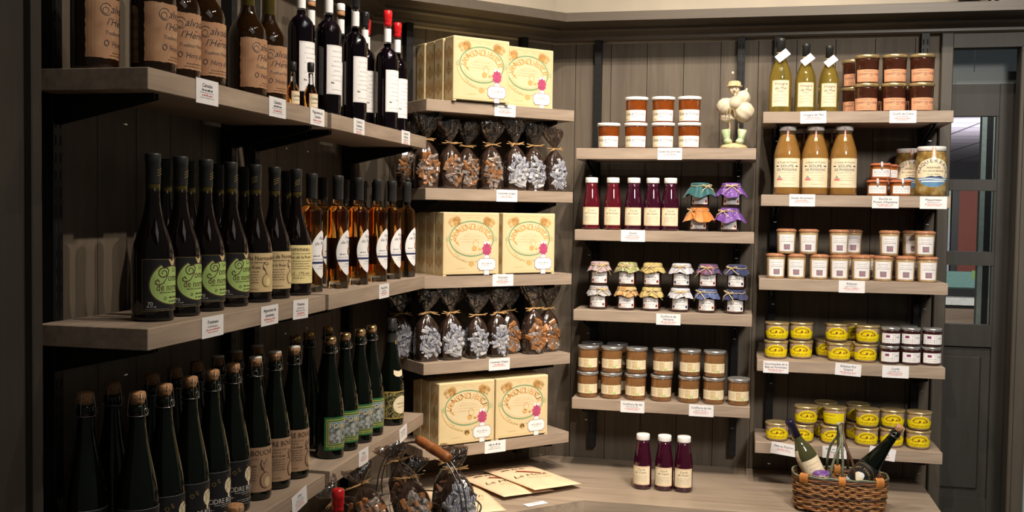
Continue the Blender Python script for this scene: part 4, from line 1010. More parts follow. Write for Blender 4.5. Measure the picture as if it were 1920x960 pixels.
def bag_r(ang, z, S):
    """cushion-like cross-section of the filled bag; S holds its own wobble"""
    w, d = .0380, .0290
    p = 3.4
    r = 1/((abs(math.sin(ang))/w)**p+(abs(math.cos(ang))/d)**p)**(1/p)
    if z < .150:
        k = 1.0 if z < .105 else 1-.86*((z-.105)/.045)**1.35
        k *= .94+.10*math.sin(PI*min(z, .105)/.105)
    else: k = .14
    fold = math.sin(7*ang+S[0])*.5+math.sin(12*ang+S[1])*.35+math.sin(19*ang+S[2])*.25
    if z > .09: k *= 1+.12*fold*min(1, (z-.09)/.05)
    else: k *= 1+.018*fold
    return r*k
def mk_bag(kind, seed, fl=1.):
    def f():
        rd = random.Random(seed); S = [rd.uniform(0, 6.28) for _ in range(6)]
        t = thing('caramel_bag'); n = 56
        zs = [0, .004, .012, .03, .05, .07, .09, .105, .116, .126, .135, .142, .148, .153]
        vs, fs = [], []
        for z in zs:
            for k in range(n):
                a = 2*PI*k/n; r = bag_r(a, z, S)*(.93 if z == 0 else 1); vs.append((r*math.sin(a), -r*math.cos(a), z))
        for j in range(len(zs)-1):
            for k in range(n): fs.append((j*n+k, j*n+(k+1) % n, (j+1)*n+(k+1) % n, (j+1)*n+k))
        fs.append(tuple(range(n))[::-1])
        # gathered top fanning out above the tie
        MB().add(vs, fs, BROWNF, True).build('brown_wrapper', t)
        vs, fs = [], []; lean = rd.uniform(-.018, .018); flat = rd.uniform(.42, .65); up = rd.uniform(.90, 1.04)
        for j, (r, z) in enumerate(((.0050, .152), (.0060, .156), (.012, .166), (.024, .182), (.037, .200), (.046, .218), (.048, .231))):
            for k in range(n):
                a = 2*PI*k/n; q = j/6
                fold = math.sin(8*a+S[0])*.5+math.sin(13*a+S[3])*.4+math.sin(21*a+S[4])*.25
                rr = r*(1-(1-fl)*.5*q)*(1+(.16-.07*q)*fold); zz = .152+(z-.152)*up*fl+q*.006*math.sin(2*a+S[5])+q*.0025*fold
                vs.append((rr*math.sin(a)+lean*q*q, -rr*math.cos(a)*(1-(1-flat)*q), zz))
        for j in range(6):
            for k in range(n): fs.append((j*n+k, j*n+(k+1) % n, (j+1)*n+(k+1) % n, (j+1)*n+k))
        MB().add(vs, fs, FLARE, True).build('gathered_top', t)
        mb = MB(); R = .0068
        for q in range(3): mb.tube([(R*math.cos(2*PI*i/16), R*math.sin(2*PI*i/16), .1525+.0016*(q-1)) for i in range(16)], .0011, RAFF, 5, closed=True)
        for q in range(7):
            s = 1 if q % 2 else -1; L = rd.uniform(.020, .042); e = rd.uniform(-.010, .008)
            mb.tube([(0, -R, .1525), (s*L*.35, -R-.004, .1525+rd.uniform(-.003, .004)), (s*L*.7, -R-.005, .1525+e*.6), (s*L, -R-.004+rd.uniform(-.004, .004), .1525+e)], .0013, RAFF, 4)
        mb.build('raffia_tie', t)
        # oval window of sweets on the front, under clear film
        mb = MB(); ov = lambda u, z: (u/.0308)**2+((z-.061)/.048)**2
        pts = []
        for _ in range(900):
            u, z = rd.uniform(-.031, .031), rd.uniform(.016, .107)
            if ov(u, z) < .92 and all((u-a)**2+(z-b)**2 > .0112**2 for a, b in pts): pts.append((u, z))
        for u, z in pts:
            a = math.asin(max(-1, min(1, u/.040))); r = bag_r(a, z, S)
            for _ in range(4): a = math.asin(max(-1, min(1, u/r))); r = bag_r(a, z, S)
            T = Matrix.Translation((r*math.sin(a), -r*math.cos(a)+.0042, z)) @ Matrix.Rotation(a, 4, 'Z') @ Matrix.Rotation(rd.uniform(0, PI), 4, 'Y') @ Matrix.Rotation(rd.uniform(-.5, .5), 4, 'X') @ Matrix.Rotation(rd.uniform(-.4, .4), 4, 'Z')
            if kind == 'white': m = CS if rd.random() < .55 else SWT
            elif kind == 'clear': m = CB if rd.random() < .40 else (CT if rd.random() < .6 else CC)
            else: m = CB if rd.random() < .72 else CT
            sweet(mb, T, m, rd, rd.uniform(.92, 1.12) if kind != 'brown' else rd.uniform(1.0, 1.25))
            if m in (CS, CT) and rd.random() < .7:                     # twisted wrapper ends
                for sd in (-1, 1): mb.lathe([(.0022, 0), (.0045, .006), (.0058, .009)], m, 8, T @ Matrix.Translation((sd*.010, 0, 0)) @ Matrix.Rotation(sd*PI/2, 4, 'Y'), cap1=False, cap0=False)
        o = mb.build('wrapped_sweets', t); o['kind'] = 'stuff'
        vs, fs = [], []; nu, nv = 16, 18
        for j in range(nv+1):
            z = .014+.098*j/nv; 
            w = .0335*math.sqrt(max(.02, 1-((z-.062)/.051)**2))
            for i in range(nu+1):
                u = -w+2*w*i/nu; a = math.asin(max(-1, min(1, u/.040))); r = bag_r(a, z, S)
                for _ in range(4): a = math.asin(max(-1, min(1, u/r))); r = bag_r(a, z, S)
                e = max(0., 1-(i/nu*2-1)**2)*max(0., 1-(j/nv*2-1)**2)
                r += .0008+.0072*min(1, e*2.2)+rd.uniform(-.0014, .0014); vs.append((r*math.sin(a), -r*math.cos(a), z))
        for j in range(nv):
            for i in range(nu): fs.append((j*(nu+1)+i, j*(nu+1)+i+1, (j+1)*(nu+1)+i+1, (j+1)*(nu+1)+i))
        MB().add(vs, fs, FILM, True).build('clear_window', t)
        return t
    return f
# ------------------------------------------------------------------ garlic doll
def mk_doll():
    t = thing('garlic_doll'); rd = random.Random(4)
    GAR = mat('garlic_skin', (.64, .55, .41), .5, var=.12, scale=30, bump=.3); STRAWM = mat('straw', (.58, .44, .24), .7, var=.3, scale=120); BOOT = pattern('green_cream_boots', [(.35, (.66, .62, .44)), (.6, (.34, .46, .24)), (.8, (.62, .60, .42))], 55)
    def bulb(c, r, tilt, az, name='garlic_bulb'):
        T = Matrix.Translation(c) @ Matrix.Rotation(az, 4, 'Z') @ Matrix.Rotation(tilt, 4, 'X')
        pr = [(.002, -.92*r), (.45*r, -.88*r), (.85*r, -.55*r), (r, 0), (.88*r, .45*r), (.55*r, .82*r), (.25*r, 1.05*r), (.15*r, 1.3*r), (.12*r, 1.5*r)]
        return MB().lathe(pr, GAR, 30, T, fr=lambda a, q, z: q*(1+.055*math.cos(8*a))).build(name, t)
    MB().lathe([(.044, 0), (.046, .006), (.038, .014), (.020, .020), (.004, .022)], STRAWM, 30, fr=lambda a, r, z: r*(1+.08*math.sin(13*a+z*400))).build('straw_base', t)
    for s in (-1, 1):
        b = MB(); b.ball((s*.020, -.006, .026), .017, BOOT, 16, 10, sc=(.85, 1.35, .75))
        b.lathe([(.013, .026), (.0125, .045), (.0165, .068), (.014, .070)], BOOT, 16, Matrix.Translation((s*.020, .002, 0)) @ Matrix.Rotation(s*.12, 4, 'Y')); b.build('boot', t)
        MB().tube([(s*.019, .002, .062), (s*.014, .001, .078), (s*.016, -.002, .094), (s*.008, .001, .112)], .0026, STRAWM, 6).build('leg', t)
    for c, r, tl, az in (((-.032, -.010, .148), .030, .8, 1.2), ((.032, -.012, .128), .036, .9, -1.3), ((.002, -.024, .158), .024, .6, 0), ((.027, .0, .178), .026, -.5, -.8), ((-.028, .002, .115), .024, 1.9, 1.0), ((.002, .014, .135), .030, .2, 0)): bulb(c, r, tl, az)
    h = bulb((-.002, -.004, .206), .0185, PI, 0, 'head')
    f = MB()
    for s in (-1, 1): f.ball((-.002+s*.0065, -.0215, .208), .0014, INK, 8, 6)
    f.ball((-.002, -.0235, .2035), .0024, GAR, 8, 6); f.tube([(-.007, -.0205, .199), (-.002, -.0220, .1978), (.003, -.0205, .199)], .0006, BRED, 5); f.build('face', h)
    MB().lathe([(.026, .216), (.027, .219), (.0215, .221), (.0205, .232), (.014, .236), (.002, .2365)], STRAWM, 26, Matrix.Translation((-.002, -.003, 0)), fr=lambda a, r, z: r*(1+.07*math.sin(9*a))).build('straw_hat', t)
    MB().tube([(-.012, -.002, .232), (-.013, -.002, .250), (-.010, -.002, .262)], .0008, mat('dry_stem', (.12, .09, .03), .7), 5).ball((-.009, -.003, .264), .0048, GAR, 8, 6, sc=(1, 1, 1.3)).build('flower_stem', t)
    mb = MB()
    for q in range(26):
        a = rd.uniform(-1.3, 1.3); x = rd.uniform(-.018, .014)
        mb.tube([(x, -.022, .160+rd.uniform(-.02, .012)), (x+.012*math.sin(a), -.034-rd.uniform(0, .006), .142+rd.uniform(-.012, .01)), (x+.022*math.sin(a), -.030, .118+rd.uniform(-.018, .016))], .0008, STRAWM, 4)
    mb.build('straw_apron', t); return t

# ------------------------------------------------------------------ wicker basket with a bottle handle
def mk_wicker():
    t = thing('wicker_basket'); A, B, h = .143, .082, .118; rd = random.Random(8)
    REED = [mat('dark_reed', (.085, .038, .020), .45, var=.35, scale=50), mat('red_brown_reed', (.24, .085, .028), .45, var=.3, scale=50), mat('tan_reed', (.32, .155, .055), .45, var=.3, scale=50)]
    GRN = mat('grey_green_willow', (.14, .155, .095), .45, var=.35, scale=40)
    WRAPM = mat('orange_cane', (.50, .195, .045), .4, var=.2, scale=60)
    def P(q, z, o=0): k = .93+.07*z/h; p = 3.2; r = 1/((abs(math.cos(q))/(A*k))**p+(abs(math.sin(q))/(B*k))**p)**(1/p)+o; return (r*math.cos(q), r*math.sin(q), z)
    MB().lathe([(.001, .002), (.5, .002), (.9, .003), (.93, .006), (.93, .010), (.9, .012), (.001, .012)], REED[0], 48, Matrix.Diagonal((A, B, 1, 1)), cap0=False, cap1=False).build('bottom', t)
    mb = MB(); ns = 32
    for k in range(ns):
        q = 2*PI*k/ns; mb.tube([P(q, z) for z in (.004, .03, .06, .09, h-.004)], .0022, REED[0], 5)
    mb.build('stakes', t)
    mb = MB(); rows = 9
    for j in range(rows):
        z = .012+j*.0098; m = REED[(j*2+1) % 3]
        for s in range(2):
            pts = [P(2*PI*i/128, z+s*.0042+.0006*math.sin(i*1.7+j), .0036*math.cos(ns/2*2*PI*i/128+(j+s) % 2*PI)+.0005) for i in range(128)]
            mb.tube(pts, .0028, REED[2] if rd.random() < .35 else m, 6, closed=True)
    mb.build('weave', t)
    mb = MB()
    for j, m in enumerate((REED[0], REED[1], REED[0], GRN)):
        mb.tube([P(2*PI*i/96, h-.016+j*.0048+.0015*math.sin(12*2*PI*i/96+j*2), .0025) for i in range(96)], .0034, m, 6, closed=True)
    mb.build('rim', t)
    for q in (-PI/2, -PI/2-1.02, -PI/2+1.02, PI/2):
        mb = MB()
        for k in range(-6, 7):
            q2 = q+k*.018*(1 if abs(math.cos(q)) < .3 else .75); x, y, z = P(q2, h-.008)
            ux, uy = math.cos(q2)/A, math.sin(q2)/B; L = math.hypot(ux, uy); ux, uy = ux/L, uy/L
            mb.tube([(x+ux*.0075*math.cos(a), y+uy*.0075*math.cos(a), z+.0155*math.sin(a)) for a in [2*PI*i/12 for i in range(12)]], .0014, WRAPM, 5, closed=True)
        mb.build('cane_binding', t)
    mb = MB()                                                          # handle: two willow hoops crossing over the middle, forked at the feet
    for s, m in ((-1, GRN), (1, REED[0]), (0, GRN)):
        pts = []
        for i in range(25):
            q = PI*i/24; y = -B*math.cos(q)*.98; z = h-.004+.158*math.sin(q)**.72
            w = max(0, (abs(math.cos(q))-.80)/.20); pts.append((s*(.0045+.030*w**1.2)+.0016*math.sin(i*1.2+s), y, z+.003*s))
        mb.tube(pts, .0042, m, 7)
    mb.build('handle', t); return t
def mk_wine():
    t = thing('white_wine_bottle')
    pr = [(.030, 0), (.0355, .003), (.0362, .010), (.0362, .160), (.0345, .175), (.0290, .192), (.0215, .208), (.0165, .222), (.0145, .240), (.0140, .29)]
    MB().lathe(pr, mat('straw_white_wine', (.055, .055, .022), .05, var=.15, scale=20, coat=.8), 30).build('glass_body', t)
    MB().lathe([(.0150, .225), (.0150, .285), (.0162, .287), (.0162, .297), (.014, .300)], mat('violet_foil', (.045, .035, .085), .2, metal=.6), 22).build('capsule', t)
    a = Art(); a.rect(-.040, .040, .040, .155, CREAML, 0)
    for k in range(4): a.scrib(0, .135-k*.014, .05-.01*(k % 2), .004, TANL, 1, 80+k)
    mb = MB(); a.wrap(mb, .0362); mb.build('label', t)
    a = Art(); a.poly([(-.018, .06), (.018, .06), (.018, .195), (-.018, .195)], CREAML, 0); mb = MB(); a.wrap(mb, lerp(pr), ang=-1.6); mb.build('back_label', t); return t
def mk_basket_cider():
    t = cider_base('cider_bottle'); a = Art(); W = .06
    a.rect(-W, .025, W, .125, BLKL, 0); a.ring(0, .074, .052, .046, .0012, DGINK, 1, 40); a.arc('CIDRE FERMIER', 0, .066, .036, .036, .0085, GOLDP, 2)
    a.disc(0, .075, .016, .015, CREAML, 2); a.disc(.004, .083, .010, .009, WLAB, 3); a.poly([(-.044, .050), (.044, .050), (.040, .032), (-.040, .032)], BLUEP, 3); a.poly([(-.042, .048), (.042, .048), (.038, .034), (-.038, .034)], WLAB, 4); a.scrib(0, .037, .06, .007, NAVY, 5, 3)
    mb = MB(); a.wrap(mb, lerp(CIDER), z0=.036); mb.build('label', t); return t

# ------------------------------------------------------------------ wire basket
def mk_wire_basket():
    t = thing('wire_basket'); WM = mat('dull_wire', (.22, .20, .19), .35, metal=.9, var=.15); R, hh = .150, .215
    mb = MB()
    for k in range(8):
        z = .004+k*(hh-.008)/7; r = R*(.80+.20*z/hh); mb.tube([(r*math.cos(2*PI*i/48), r*math.sin(2*PI*i/48), z) for i in range(48)], .0022 if k == 7 else .0011, WM, 5, closed=True)
    for k in range(30):
        q = 2*PI*k/30; mb.tube([(R*(.80+.20*z/hh)*math.cos(q), R*(.80+.20*z/hh)*math.sin(q), z) for z in (.004, hh*.5, hh-.004)], .0011, WM, 5)
    for k in range(9):
        x = -R*.7+R*1.4*k/8; y = math.sqrt(max(0, (R*.8)**2-x*x)); mb.tube([(x, -y, .004), (x, y, .004)], .0011, WM, 5)
    mb.build('wire_mesh', t)
    mb = MB()
    for s in (-1, 1):
        pts = [(-R, s*.012, hh-.004)]
        for i in range(1, 24):
            q = PI-PI*i/24; pts.append((R*1.0*math.cos(q), s*.007*(1-.0*i), hh-.004+.158*math.sin(q)**.85))
        pts.append((R, s*.012, hh-.004)); mb.tube(pts, .0019, WM, 6)
    for s in (-1, 1): mb.tube([(s*R, -.016, hh-.006), (s*(R+.004), 0, hh-.010), (s*R, .016, hh-.006)], .0022, WM, 6)
    h = mb.build('bail_handle', t)
    T = Matrix.Translation((.045, 0, hh-.004+.150)) @ Matrix.Rotation(PI/2+.27, 4, 'Y')
    MB().lathe([(.006, -.056), (.0115, -.055), (.0125, -.043), (.0120, -.026), (.0130, -.002), (.0112, 0), (.0130, .002), (.0120, .026), (.0125, .043), (.0115, .055), (.006, .056)], mat('turned_orange_wood', (.42, .145, .045), .4, var=.2, scale=40), 22, T).build('wooden_grip', h)
    return t
def mk_envelope(seed):
    def f():
        t = thing('paper_bag'); KP = mat('cream_kraft_paper', (.74, .55, .36), .65, var=.06, scale=18); w, d = .200, .31
        mb = MB(); nx, ny = 14, 18; rd = random.Random(seed); vs, fs = [], []
        for s in (0, 1):
            for j in range(ny+1):
                for i in range(nx+1):
                    u, v = i/nx*2-1, j/ny*2-1; e = (1-u**4)*(1-v**4)
                    vs.append((u*w/2, v*d/2, (.0012+.0085*e+.0006*math.sin(5*u+3*v+seed)) if s else .0004))
        g = lambda s, j, i: s*(nx+1)*(ny+1)+j*(nx+1)+i
        for j in range(ny):
            for i in range(nx): fs += [(g(1, j, i), g(1, j, i+1), g(1, j+1, i+1), g(1, j+1, i)), (g(0, j, i), g(0, j+1, i), g(0, j+1, i+1), g(0, j, i+1))]
        for i in range(nx): fs += [(g(0, 0, i), g(0, 0, i+1), g(1, 0, i+1), g(1, 0, i)), (g(0, ny, i+1), g(0, ny, i), g(1, ny, i), g(1, ny, i+1))]
        for j in range(ny): fs += [(g(0, j+1, 0), g(0, j, 0), g(1, j, 0), g(1, j+1, 0)), (g(0, j, nx), g(0, j+1, nx), g(1, j+1, nx), g(1, j, nx))]
        mb.add(vs, fs, KP, True); mb.build('paper', t)
        a = Art()
        a.text('Le Moul', -.015, -.022, .036, BROWNINK, 1, shear=.35, sx=1.2, fit=.13); a.stroke([(.03, -.012), (.05, .004), (.065, .006), (.07, -.004), (.058, -.012)], .002, LORN, 1)
        a.poly([(-.030, .044), (-.006, .030), (.018, .010), (.040, -.004), (.046, .004), (.026, .024), (.004, .046), (-.022, .058)], BRED, 1); a.stroke([(-.022, .040), (-.034, .046), (-.038, .040)], .002, BRED, 1)
        a.scrib(.01, -.042, .10, .006, LORN, 1, 3); a.scrib(.02, -.055, .07, .004, LORN, 1, 4); a.scrib(-.02, .075, .10, .012, BROWNINK, 1, 5); a.scrib(0, .105, .14, .014, BROWNINK, 1, 6)
        m2 = MB()
        for pts, m, l in a.p:
            q = [(x, y, .0012+.0085*(1-(x/w*2)**4)*(1-(y/d*2)**4)+.0012) for x, y in pts]; m2.add(q, [tuple(range(len(q)))], m)
        m2.build('print', t); return t
    return f

# ------------------------------------------------------------------ price cards
def card(W, a, d, z, lines, label, w=.084, h=.041, tilt=0., grp='price cards on the shelf fronts', flatlay=None):
    """white card hung on a shelf front; lines: (text or None for print too small to read, size, ink)"""
    t = thing('price_card'); mb = MB()
    mb.box((-w/2, -.0009, -h/2), (w/2, -.0002, h/2), PAPER); mb.build('card', t)
    A = Art(); n = sum(s for _, s, _ in lines); v = h/2-.0045-(h-.009-n*1.25)*.25
    for k, (tx, s, m) in enumerate(lines):
        v -= s*1.0
        if tx: A.text(tx, 0, v, s*1.25, m, 1, fit=w*.90)
        else: A.scrib(0, v, w*(.62-.14*(k % 2)), s*.8, m, 1, k+int(a*100))
        v -= s*.28
    mb = MB(); A.flat(mb, -.0009); mb.build('print', t)
    t.location = W(a, d-.0004, z)
    t.rotation_euler = (0, tilt, RZ[W]) if flatlay is None else flatlay
    t.rotation_mode = 'XYZ'
    return tag(t, label, 'price card', grp)
# ================================================================== stocking the shelves
E0 = .0003
def face(a, d, off):                                       # turn on the left wall: label centre `off` radians round from the eye line
    x, y, _ = LW(a, d, 0); return math.atan2(-y, -x)+off+PI/2
rdj = random.Random(12)
def nth(i, n, end='near'):
    return ORD[i]
# ---- calvados, top left
for i, (a, d, off) in enumerate(((1.642, 1.135, 1.50), (1.700, 1.055, 1.52), (1.792, 1.058, 1.10), (1.890, 1.058, 1.06), (2.074, 1.058, 1.52), (2.176, 1.058, 1.15))):
    lb = ('tan labelled calvados bottle in the shadowed near end of the top left shelf', 'calvados bottle right above the front corner of the top left shelf', 'third calvados bottle from the near end of the top left shelf', 'calvados bottle directly above the first calvados price card', 'calvados bottle with wide bare shoulder, just past the gap in the calvados row', 'last calvados bottle, beside the two miniature bottles')[i]
    put('calv', mk_calvados, LW(a, d, zT+E0), face(a, d, off), lb, 'bottle', 'calvados bottles')
for i, (a, d) in enumerate(((2.246, 1.030), (2.330, 1.022))):
    put('mini', mk_mini, LW(a, d, zT+E0), face(a, d, .75), ('miniature amber bottle beside the last tan calvados label', 'miniature amber bottle in front of a tall black liqueur bottle')[i], 'bottle', 'miniature bottles', scale=1.03+.1*i)
for kind, wax, a, d, lb in (('lq_c', 'cork', 2.435, 1.095, 'black liqueur bottle standing behind the two miniature bottles'), ('lq_c', 'cork', 2.655, 1.165, 'back row black liqueur bottle whose pale stopper shows between two white necks'),
        ('lq_c', 'cork', 2.500, 1.048, 'black liqueur bottle with blank white label just right of the miniatures'), ('lq_c', 'cork', 2.795, 1.135, 'liqueur bottle with pale stopper tucked behind the nearest black ones'),
        ('lq_b', BWAX, 2.692, 1.050, 'front liqueur bottle with black wax top and bright white label'), ('lq_b', BWAX, 2.965, 1.125, 'back row liqueur bottle with lumpy black wax top'), ('lq_r', RWAX, 3.085, 1.165, 'mostly hidden liqueur bottle, a red wax top behind the black one'),
        ('lq_r', RWAX, 2.958, 1.050, 'front liqueur bottle with tall red wax top'), ('lq_r', RWAX, 3.150, 1.085, 'last liqueur bottle with red wax top, nearest the biscuit boxes')):
    put(kind, mk_liqueur(wax), LW(a, d, zT+E0), face(a, d, 1.0), lb, 'bottle', 'black liqueur bottles')
# ---- pommeau and amber spirit, middle left
PF = ((1.725, 1.071), (1.823, 1.072), (1.930, 1.077), (2.042, 1.080), (2.153, 1.078), (2.258, 1.081), (2.365, 1.074))
for i, (a, d) in enumerate(PF):
    k, f = (('pg', mk_pommeau_green),)*4+(('pt', mk_pommeau_tan),)*2+(('pc', mk_pommeau_cream),) if False else ((('pg', mk_pommeau_green),)*4+(('pt', mk_pommeau_tan),)*2+(('pc', mk_pommeau_cream),))[i]
    off = (1.00, 1.00, .98, .97, -.12, .32, .20)[i]
    lb = ('nearest pommeau bottle with green apple label, alone above the shelf corner', 'second green apple labelled pommeau bottle from the near end', 'third green apple labelled pommeau bottle, above the first middle shelf price card', 'last green apple labelled pommeau bottle, beside the tan labels', 'tan labelled pommeau bottle showing a whole drawn pear', 'tan labelled pommeau bottle whose drawn pear is half out of sight', 'pale yellow labelled pommeau bottle, the last before the amber bottles')[i]
    put(k, f, LW(a, d, zM+E0), face(a, d, off), lb, 'bottle', 'pommeau bottles on the middle shelf')
for i, a in enumerate((1.925, 2.020, 2.145, 2.270, 2.508)):
    put('pp', mk_pommeau_plain, LW(a, 1.166, zM+E0), face(a, 1.166, 1), ('back row pommeau bottle behind the nearest green label', 'back row pommeau bottle behind the second green label', 'back row pommeau bottle behind the third green label', 'back row pommeau bottle behind the last green label', 'back row pommeau bottle between the pale yellow label and the amber bottles')[i], 'bottle', 'pommeau bottles on the middle shelf')
for i, (a, d) in enumerate(((2.468, 1.078), (2.606, 1.062), (2.759, 1.062), (2.906, 1.057), (3.032, 1.057), (3.150, 1.048))):
    lb = ('amber spirit bottle half hidden behind the pale yellow pommeau label', 'amber spirit bottle with clear gaps on both sides, second of the front row', 'third amber spirit bottle of the front row', 'fourth amber spirit bottle, above the price card near the shelf bend', 'fifth amber spirit bottle, second from the corner boxes', 'last amber spirit bottle, beside the corner biscuit boxes')[i]
    put('amb', mk_amber, LW(a, d, zM+E0), face(a, d, 1.04), lb, 'bottle', 'amber spirit bottles')
for i, a in enumerate((2.765, 2.930, 3.080, 3.205)):
    put('amb', mk_amber, LW(a, 1.172, zM+E0), face(a, 1.172, 1.04), 'back row amber spirit bottle behind the '+('second', 'third', 'fourth', 'fifth')[i]+' front one', 'bottle', 'amber spirit bottles')
# ---- cider and perry, bottom left
for i, (a, d) in enumerate(((1.673, 1.070), (1.763, 1.070), (1.857, 1.070), (1.949, 1.072), (2.047, 1.076))):
    put('cb', mk_cider_black, LW(a, d, zB+E0), face(a, d, (.80, .76, .74, .74, .74)[i]), ('nearest front row cider bottle, cut off at the lower left', 'second black labelled cider bottle of the front row', 'third black labelled cider bottle of the front row', 'fourth black labelled cider bottle, two before the kraft labels', 'last black labelled cider bottle, touching the first kraft label')[i], 'bottle', 'cider bottles on the bottom shelf')
for i, (a, d) in enumerate(((2.148, 1.074), (2.246, 1.072), (2.345, 1.068))):
    put('ck', mk_cider_kraft, LW(a, d, zB+E0), face(a, d, (-.05, .56, .45)[i]), ('kraft labelled cider bottle showing a drawn pear', 'middle one of the three kraft labelled cider bottles', 'last kraft labelled cider bottle at the end of its shelf')[i], 'bottle', 'cider bottles on the bottom shelf')
for i, (a, d) in enumerate(((1.642, 1.156), (1.748, 1.172), (1.867, 1.162), (1.954, 1.162), (2.044, 1.162), (2.137, 1.162), (2.226, 1.162), (2.336, 1.162))):
    k, f = ('cp', mk_cider_plain) if i < 5 else ('cw', mk_cider_plain_white)
    if i == 0: k, f = 'cb', mk_cider_black
    put(k, f, LW(a, d, zB+E0), face(a, d, 1.5), ('back row cider bottle furthest to the left end', 'second back row cider bottle from the left end', 'third back row cider bottle from the left end', 'fourth back row cider bottle, behind the third front cork', 'fifth back row cider bottle with plain cork', 'back row cider bottle with pale cap, the first of three', 'back row cider bottle with pale cap, the middle of three', 'back row cider bottle with pale cap, behind the kraft labels')[i], 'bottle', 'cider bottles on the bottom shelf')
for i, (a, d) in enumerate(((2.561, 1.062), (2.657, 1.058), (2.757, 1.053), (2.856, 1.055))):
    put('pr', mk_perry, LW(a, d, zB+E0), face(a, d, .88), ('nearest green labelled perry bottle, at the shelf end', 'second green labelled perry bottle from the near end', 'third green labelled perry bottle from the near end', 'last green labelled perry bottle, before the black and gold one')[i], 'bottle', 'perry bottles')
for i, a in enumerate((2.562, 2.652, 2.787)):
    put('prp', mk_perry_plain, LW(a, 1.164, zB+E0), face(a, 1.164, 1.5), ('back row gold capped perry bottle on the left', 'back row gold capped perry bottle beside the leftmost one', 'back row gold capped perry bottle behind the first two green labels')[i], 'bottle', 'perry bottles')
put('bg', mk_black_gold, LW(3.012, 1.046, zB+E0), face(3.012, 1.046, .72), 'perry bottle with black foil neck and ornate gold and black label', 'bottle', 'perry bottles')
# two tall bottles standing on the worktop below, only their tops in view
put('lq_r', mk_liqueur(RWAX), LW(1.95, .79, zK+E0), face(1.95, .79, 1), 'red wax topped bottle standing on the counter below the perry shelf', 'bottle')
put('cp', mk_cider_plain, LW(1.77, .925, zK+E0), face(1.77, .925, 1), 'cork topped bottle on the counter in front of the lowest cider shelf', 'bottle', scale=1.14)

# ---- biscuit boxes on the diagonal wall
BX = (.2165, .2125, .061)
for i, d in enumerate((2.957, 3.0255, 3.0905, 3.1555)):
    put('box', mk_box(*BX), CW(1.7545+(0, -.002, .001, -.003)[i], d, zC[0]+E0), PI/4, ('front biscuit box of the left stack on the highest corner shelf', 'second biscuit box behind the front left one, highest corner shelf', 'third biscuit box back in the left stack, highest corner shelf', 'rearmost biscuit box of the left stack, highest corner shelf')[i], 'box', 'cream biscuit boxes')
for i, d in enumerate((3.028, 3.092)):
    put('box', mk_box(*BX), CW(1.985, d, zC[0]+E0), PI/4, ('right hand front biscuit box on the highest corner shelf', 'biscuit box hidden behind the right hand one, highest corner shelf')[i], 'box', 'cream biscuit boxes')
for i, d in enumerate((2.973, 3.037, 3.099, 3.161)):
    put('box', mk_box(*BX), CW(1.7335, d, zC[2]+E0), PI/4, ('front left biscuit box level with the amber bottles', 'second box behind the front left one, level with the amber bottles', 'third box back in the left stack, level with the amber bottles', 'rearmost left box, its side touching the last amber bottle in view')[i], 'box', 'cream biscuit boxes', scale=1.025 if False else 1.)
for i, d in enumerate((2.975, 3.039)):
    put('box', mk_box(*BX), CW(1.9665, d, zC[2]+E0), PI/4, ('front right biscuit box level with the amber bottles', 'box hidden behind the front right one, level with the amber bottles')[i], 'box', 'cream biscuit boxes')
for i, (a, d) in enumerate(((1.7235, 2.972), (1.7235, 3.036), (1.7235, 3.10), (1.946, 2.972), (1.946, 3.036))):
    put('box', mk_box(*BX), CW(a, d, zC[4]+E0), PI/4, ('front left biscuit box on the lowest corner shelf, above the wire basket', 'second left biscuit box on the lowest corner shelf', 'third left biscuit box on the lowest corner shelf', 'front right biscuit box on the lowest corner shelf', 'box hidden behind the front right one on the lowest corner shelf')[i], 'box', 'cream biscuit boxes')
# ---- caramel bags
def bag(kind, seed, a, d, z, lb, tw=0., s=1.): put('bag%s%d' % (kind, seed), mk_bag(kind, seed), CW(a, d, z+E0), PI/4+tw, lb, 'bag of caramels', 'cellophane caramel bags', s)
U = zC[1]
for k, sd, a, d, tw, s, lb in (('clear', 1, 1.560, 3.120, -.25, .98, 'shadowed caramel bag behind the end of the upper bottle shelf'), ('clear', 2, 1.590, 3.035, -.1, 1.06, 'clear wrapped caramel bag leaning left at the start of the upper bag row'), ('clear', 3, 1.674, 3.022, .05, 1.0, 'clear wrapped caramel bag with wide raffia bow, second in the upper row'),
        ('clear', 4, 1.752, 3.045, .1, .96, 'narrow clear wrapped caramel bag with low tie, third in the upper row'), ('clear', 1, 1.832, 3.020, .0, 1.02, 'clear wrapped caramel bag with dull brown sweets beside the white ones'), ('white', 5, 1.931, 3.018, -.05, 1.06, 'first bag of white wrapped sweets in the upper row'),
        ('white', 6, 2.014, 3.030, .05, 1.05, 'middle bag of white wrapped sweets in the upper row'), ('white', 7, 2.098, 3.020, .1, 1.0, 'last upper row bag of white sweets, beside the coulis bottles'),
        ('clear', 3, 1.710, 3.125, .2, 1.02, 'caramel bag in the back of the upper row, behind the bowed one'), ('clear', 2, 1.800, 3.120, -.2, 1.02, 'caramel bag in the back of the upper row, between two clear ones'), ('white', 6, 1.885, 3.125, .1, 1.0, 'bag of white sweets in the back of the upper row')):
    bag(k, sd, a, d, U, lb, tw, s)
V = zC[3]
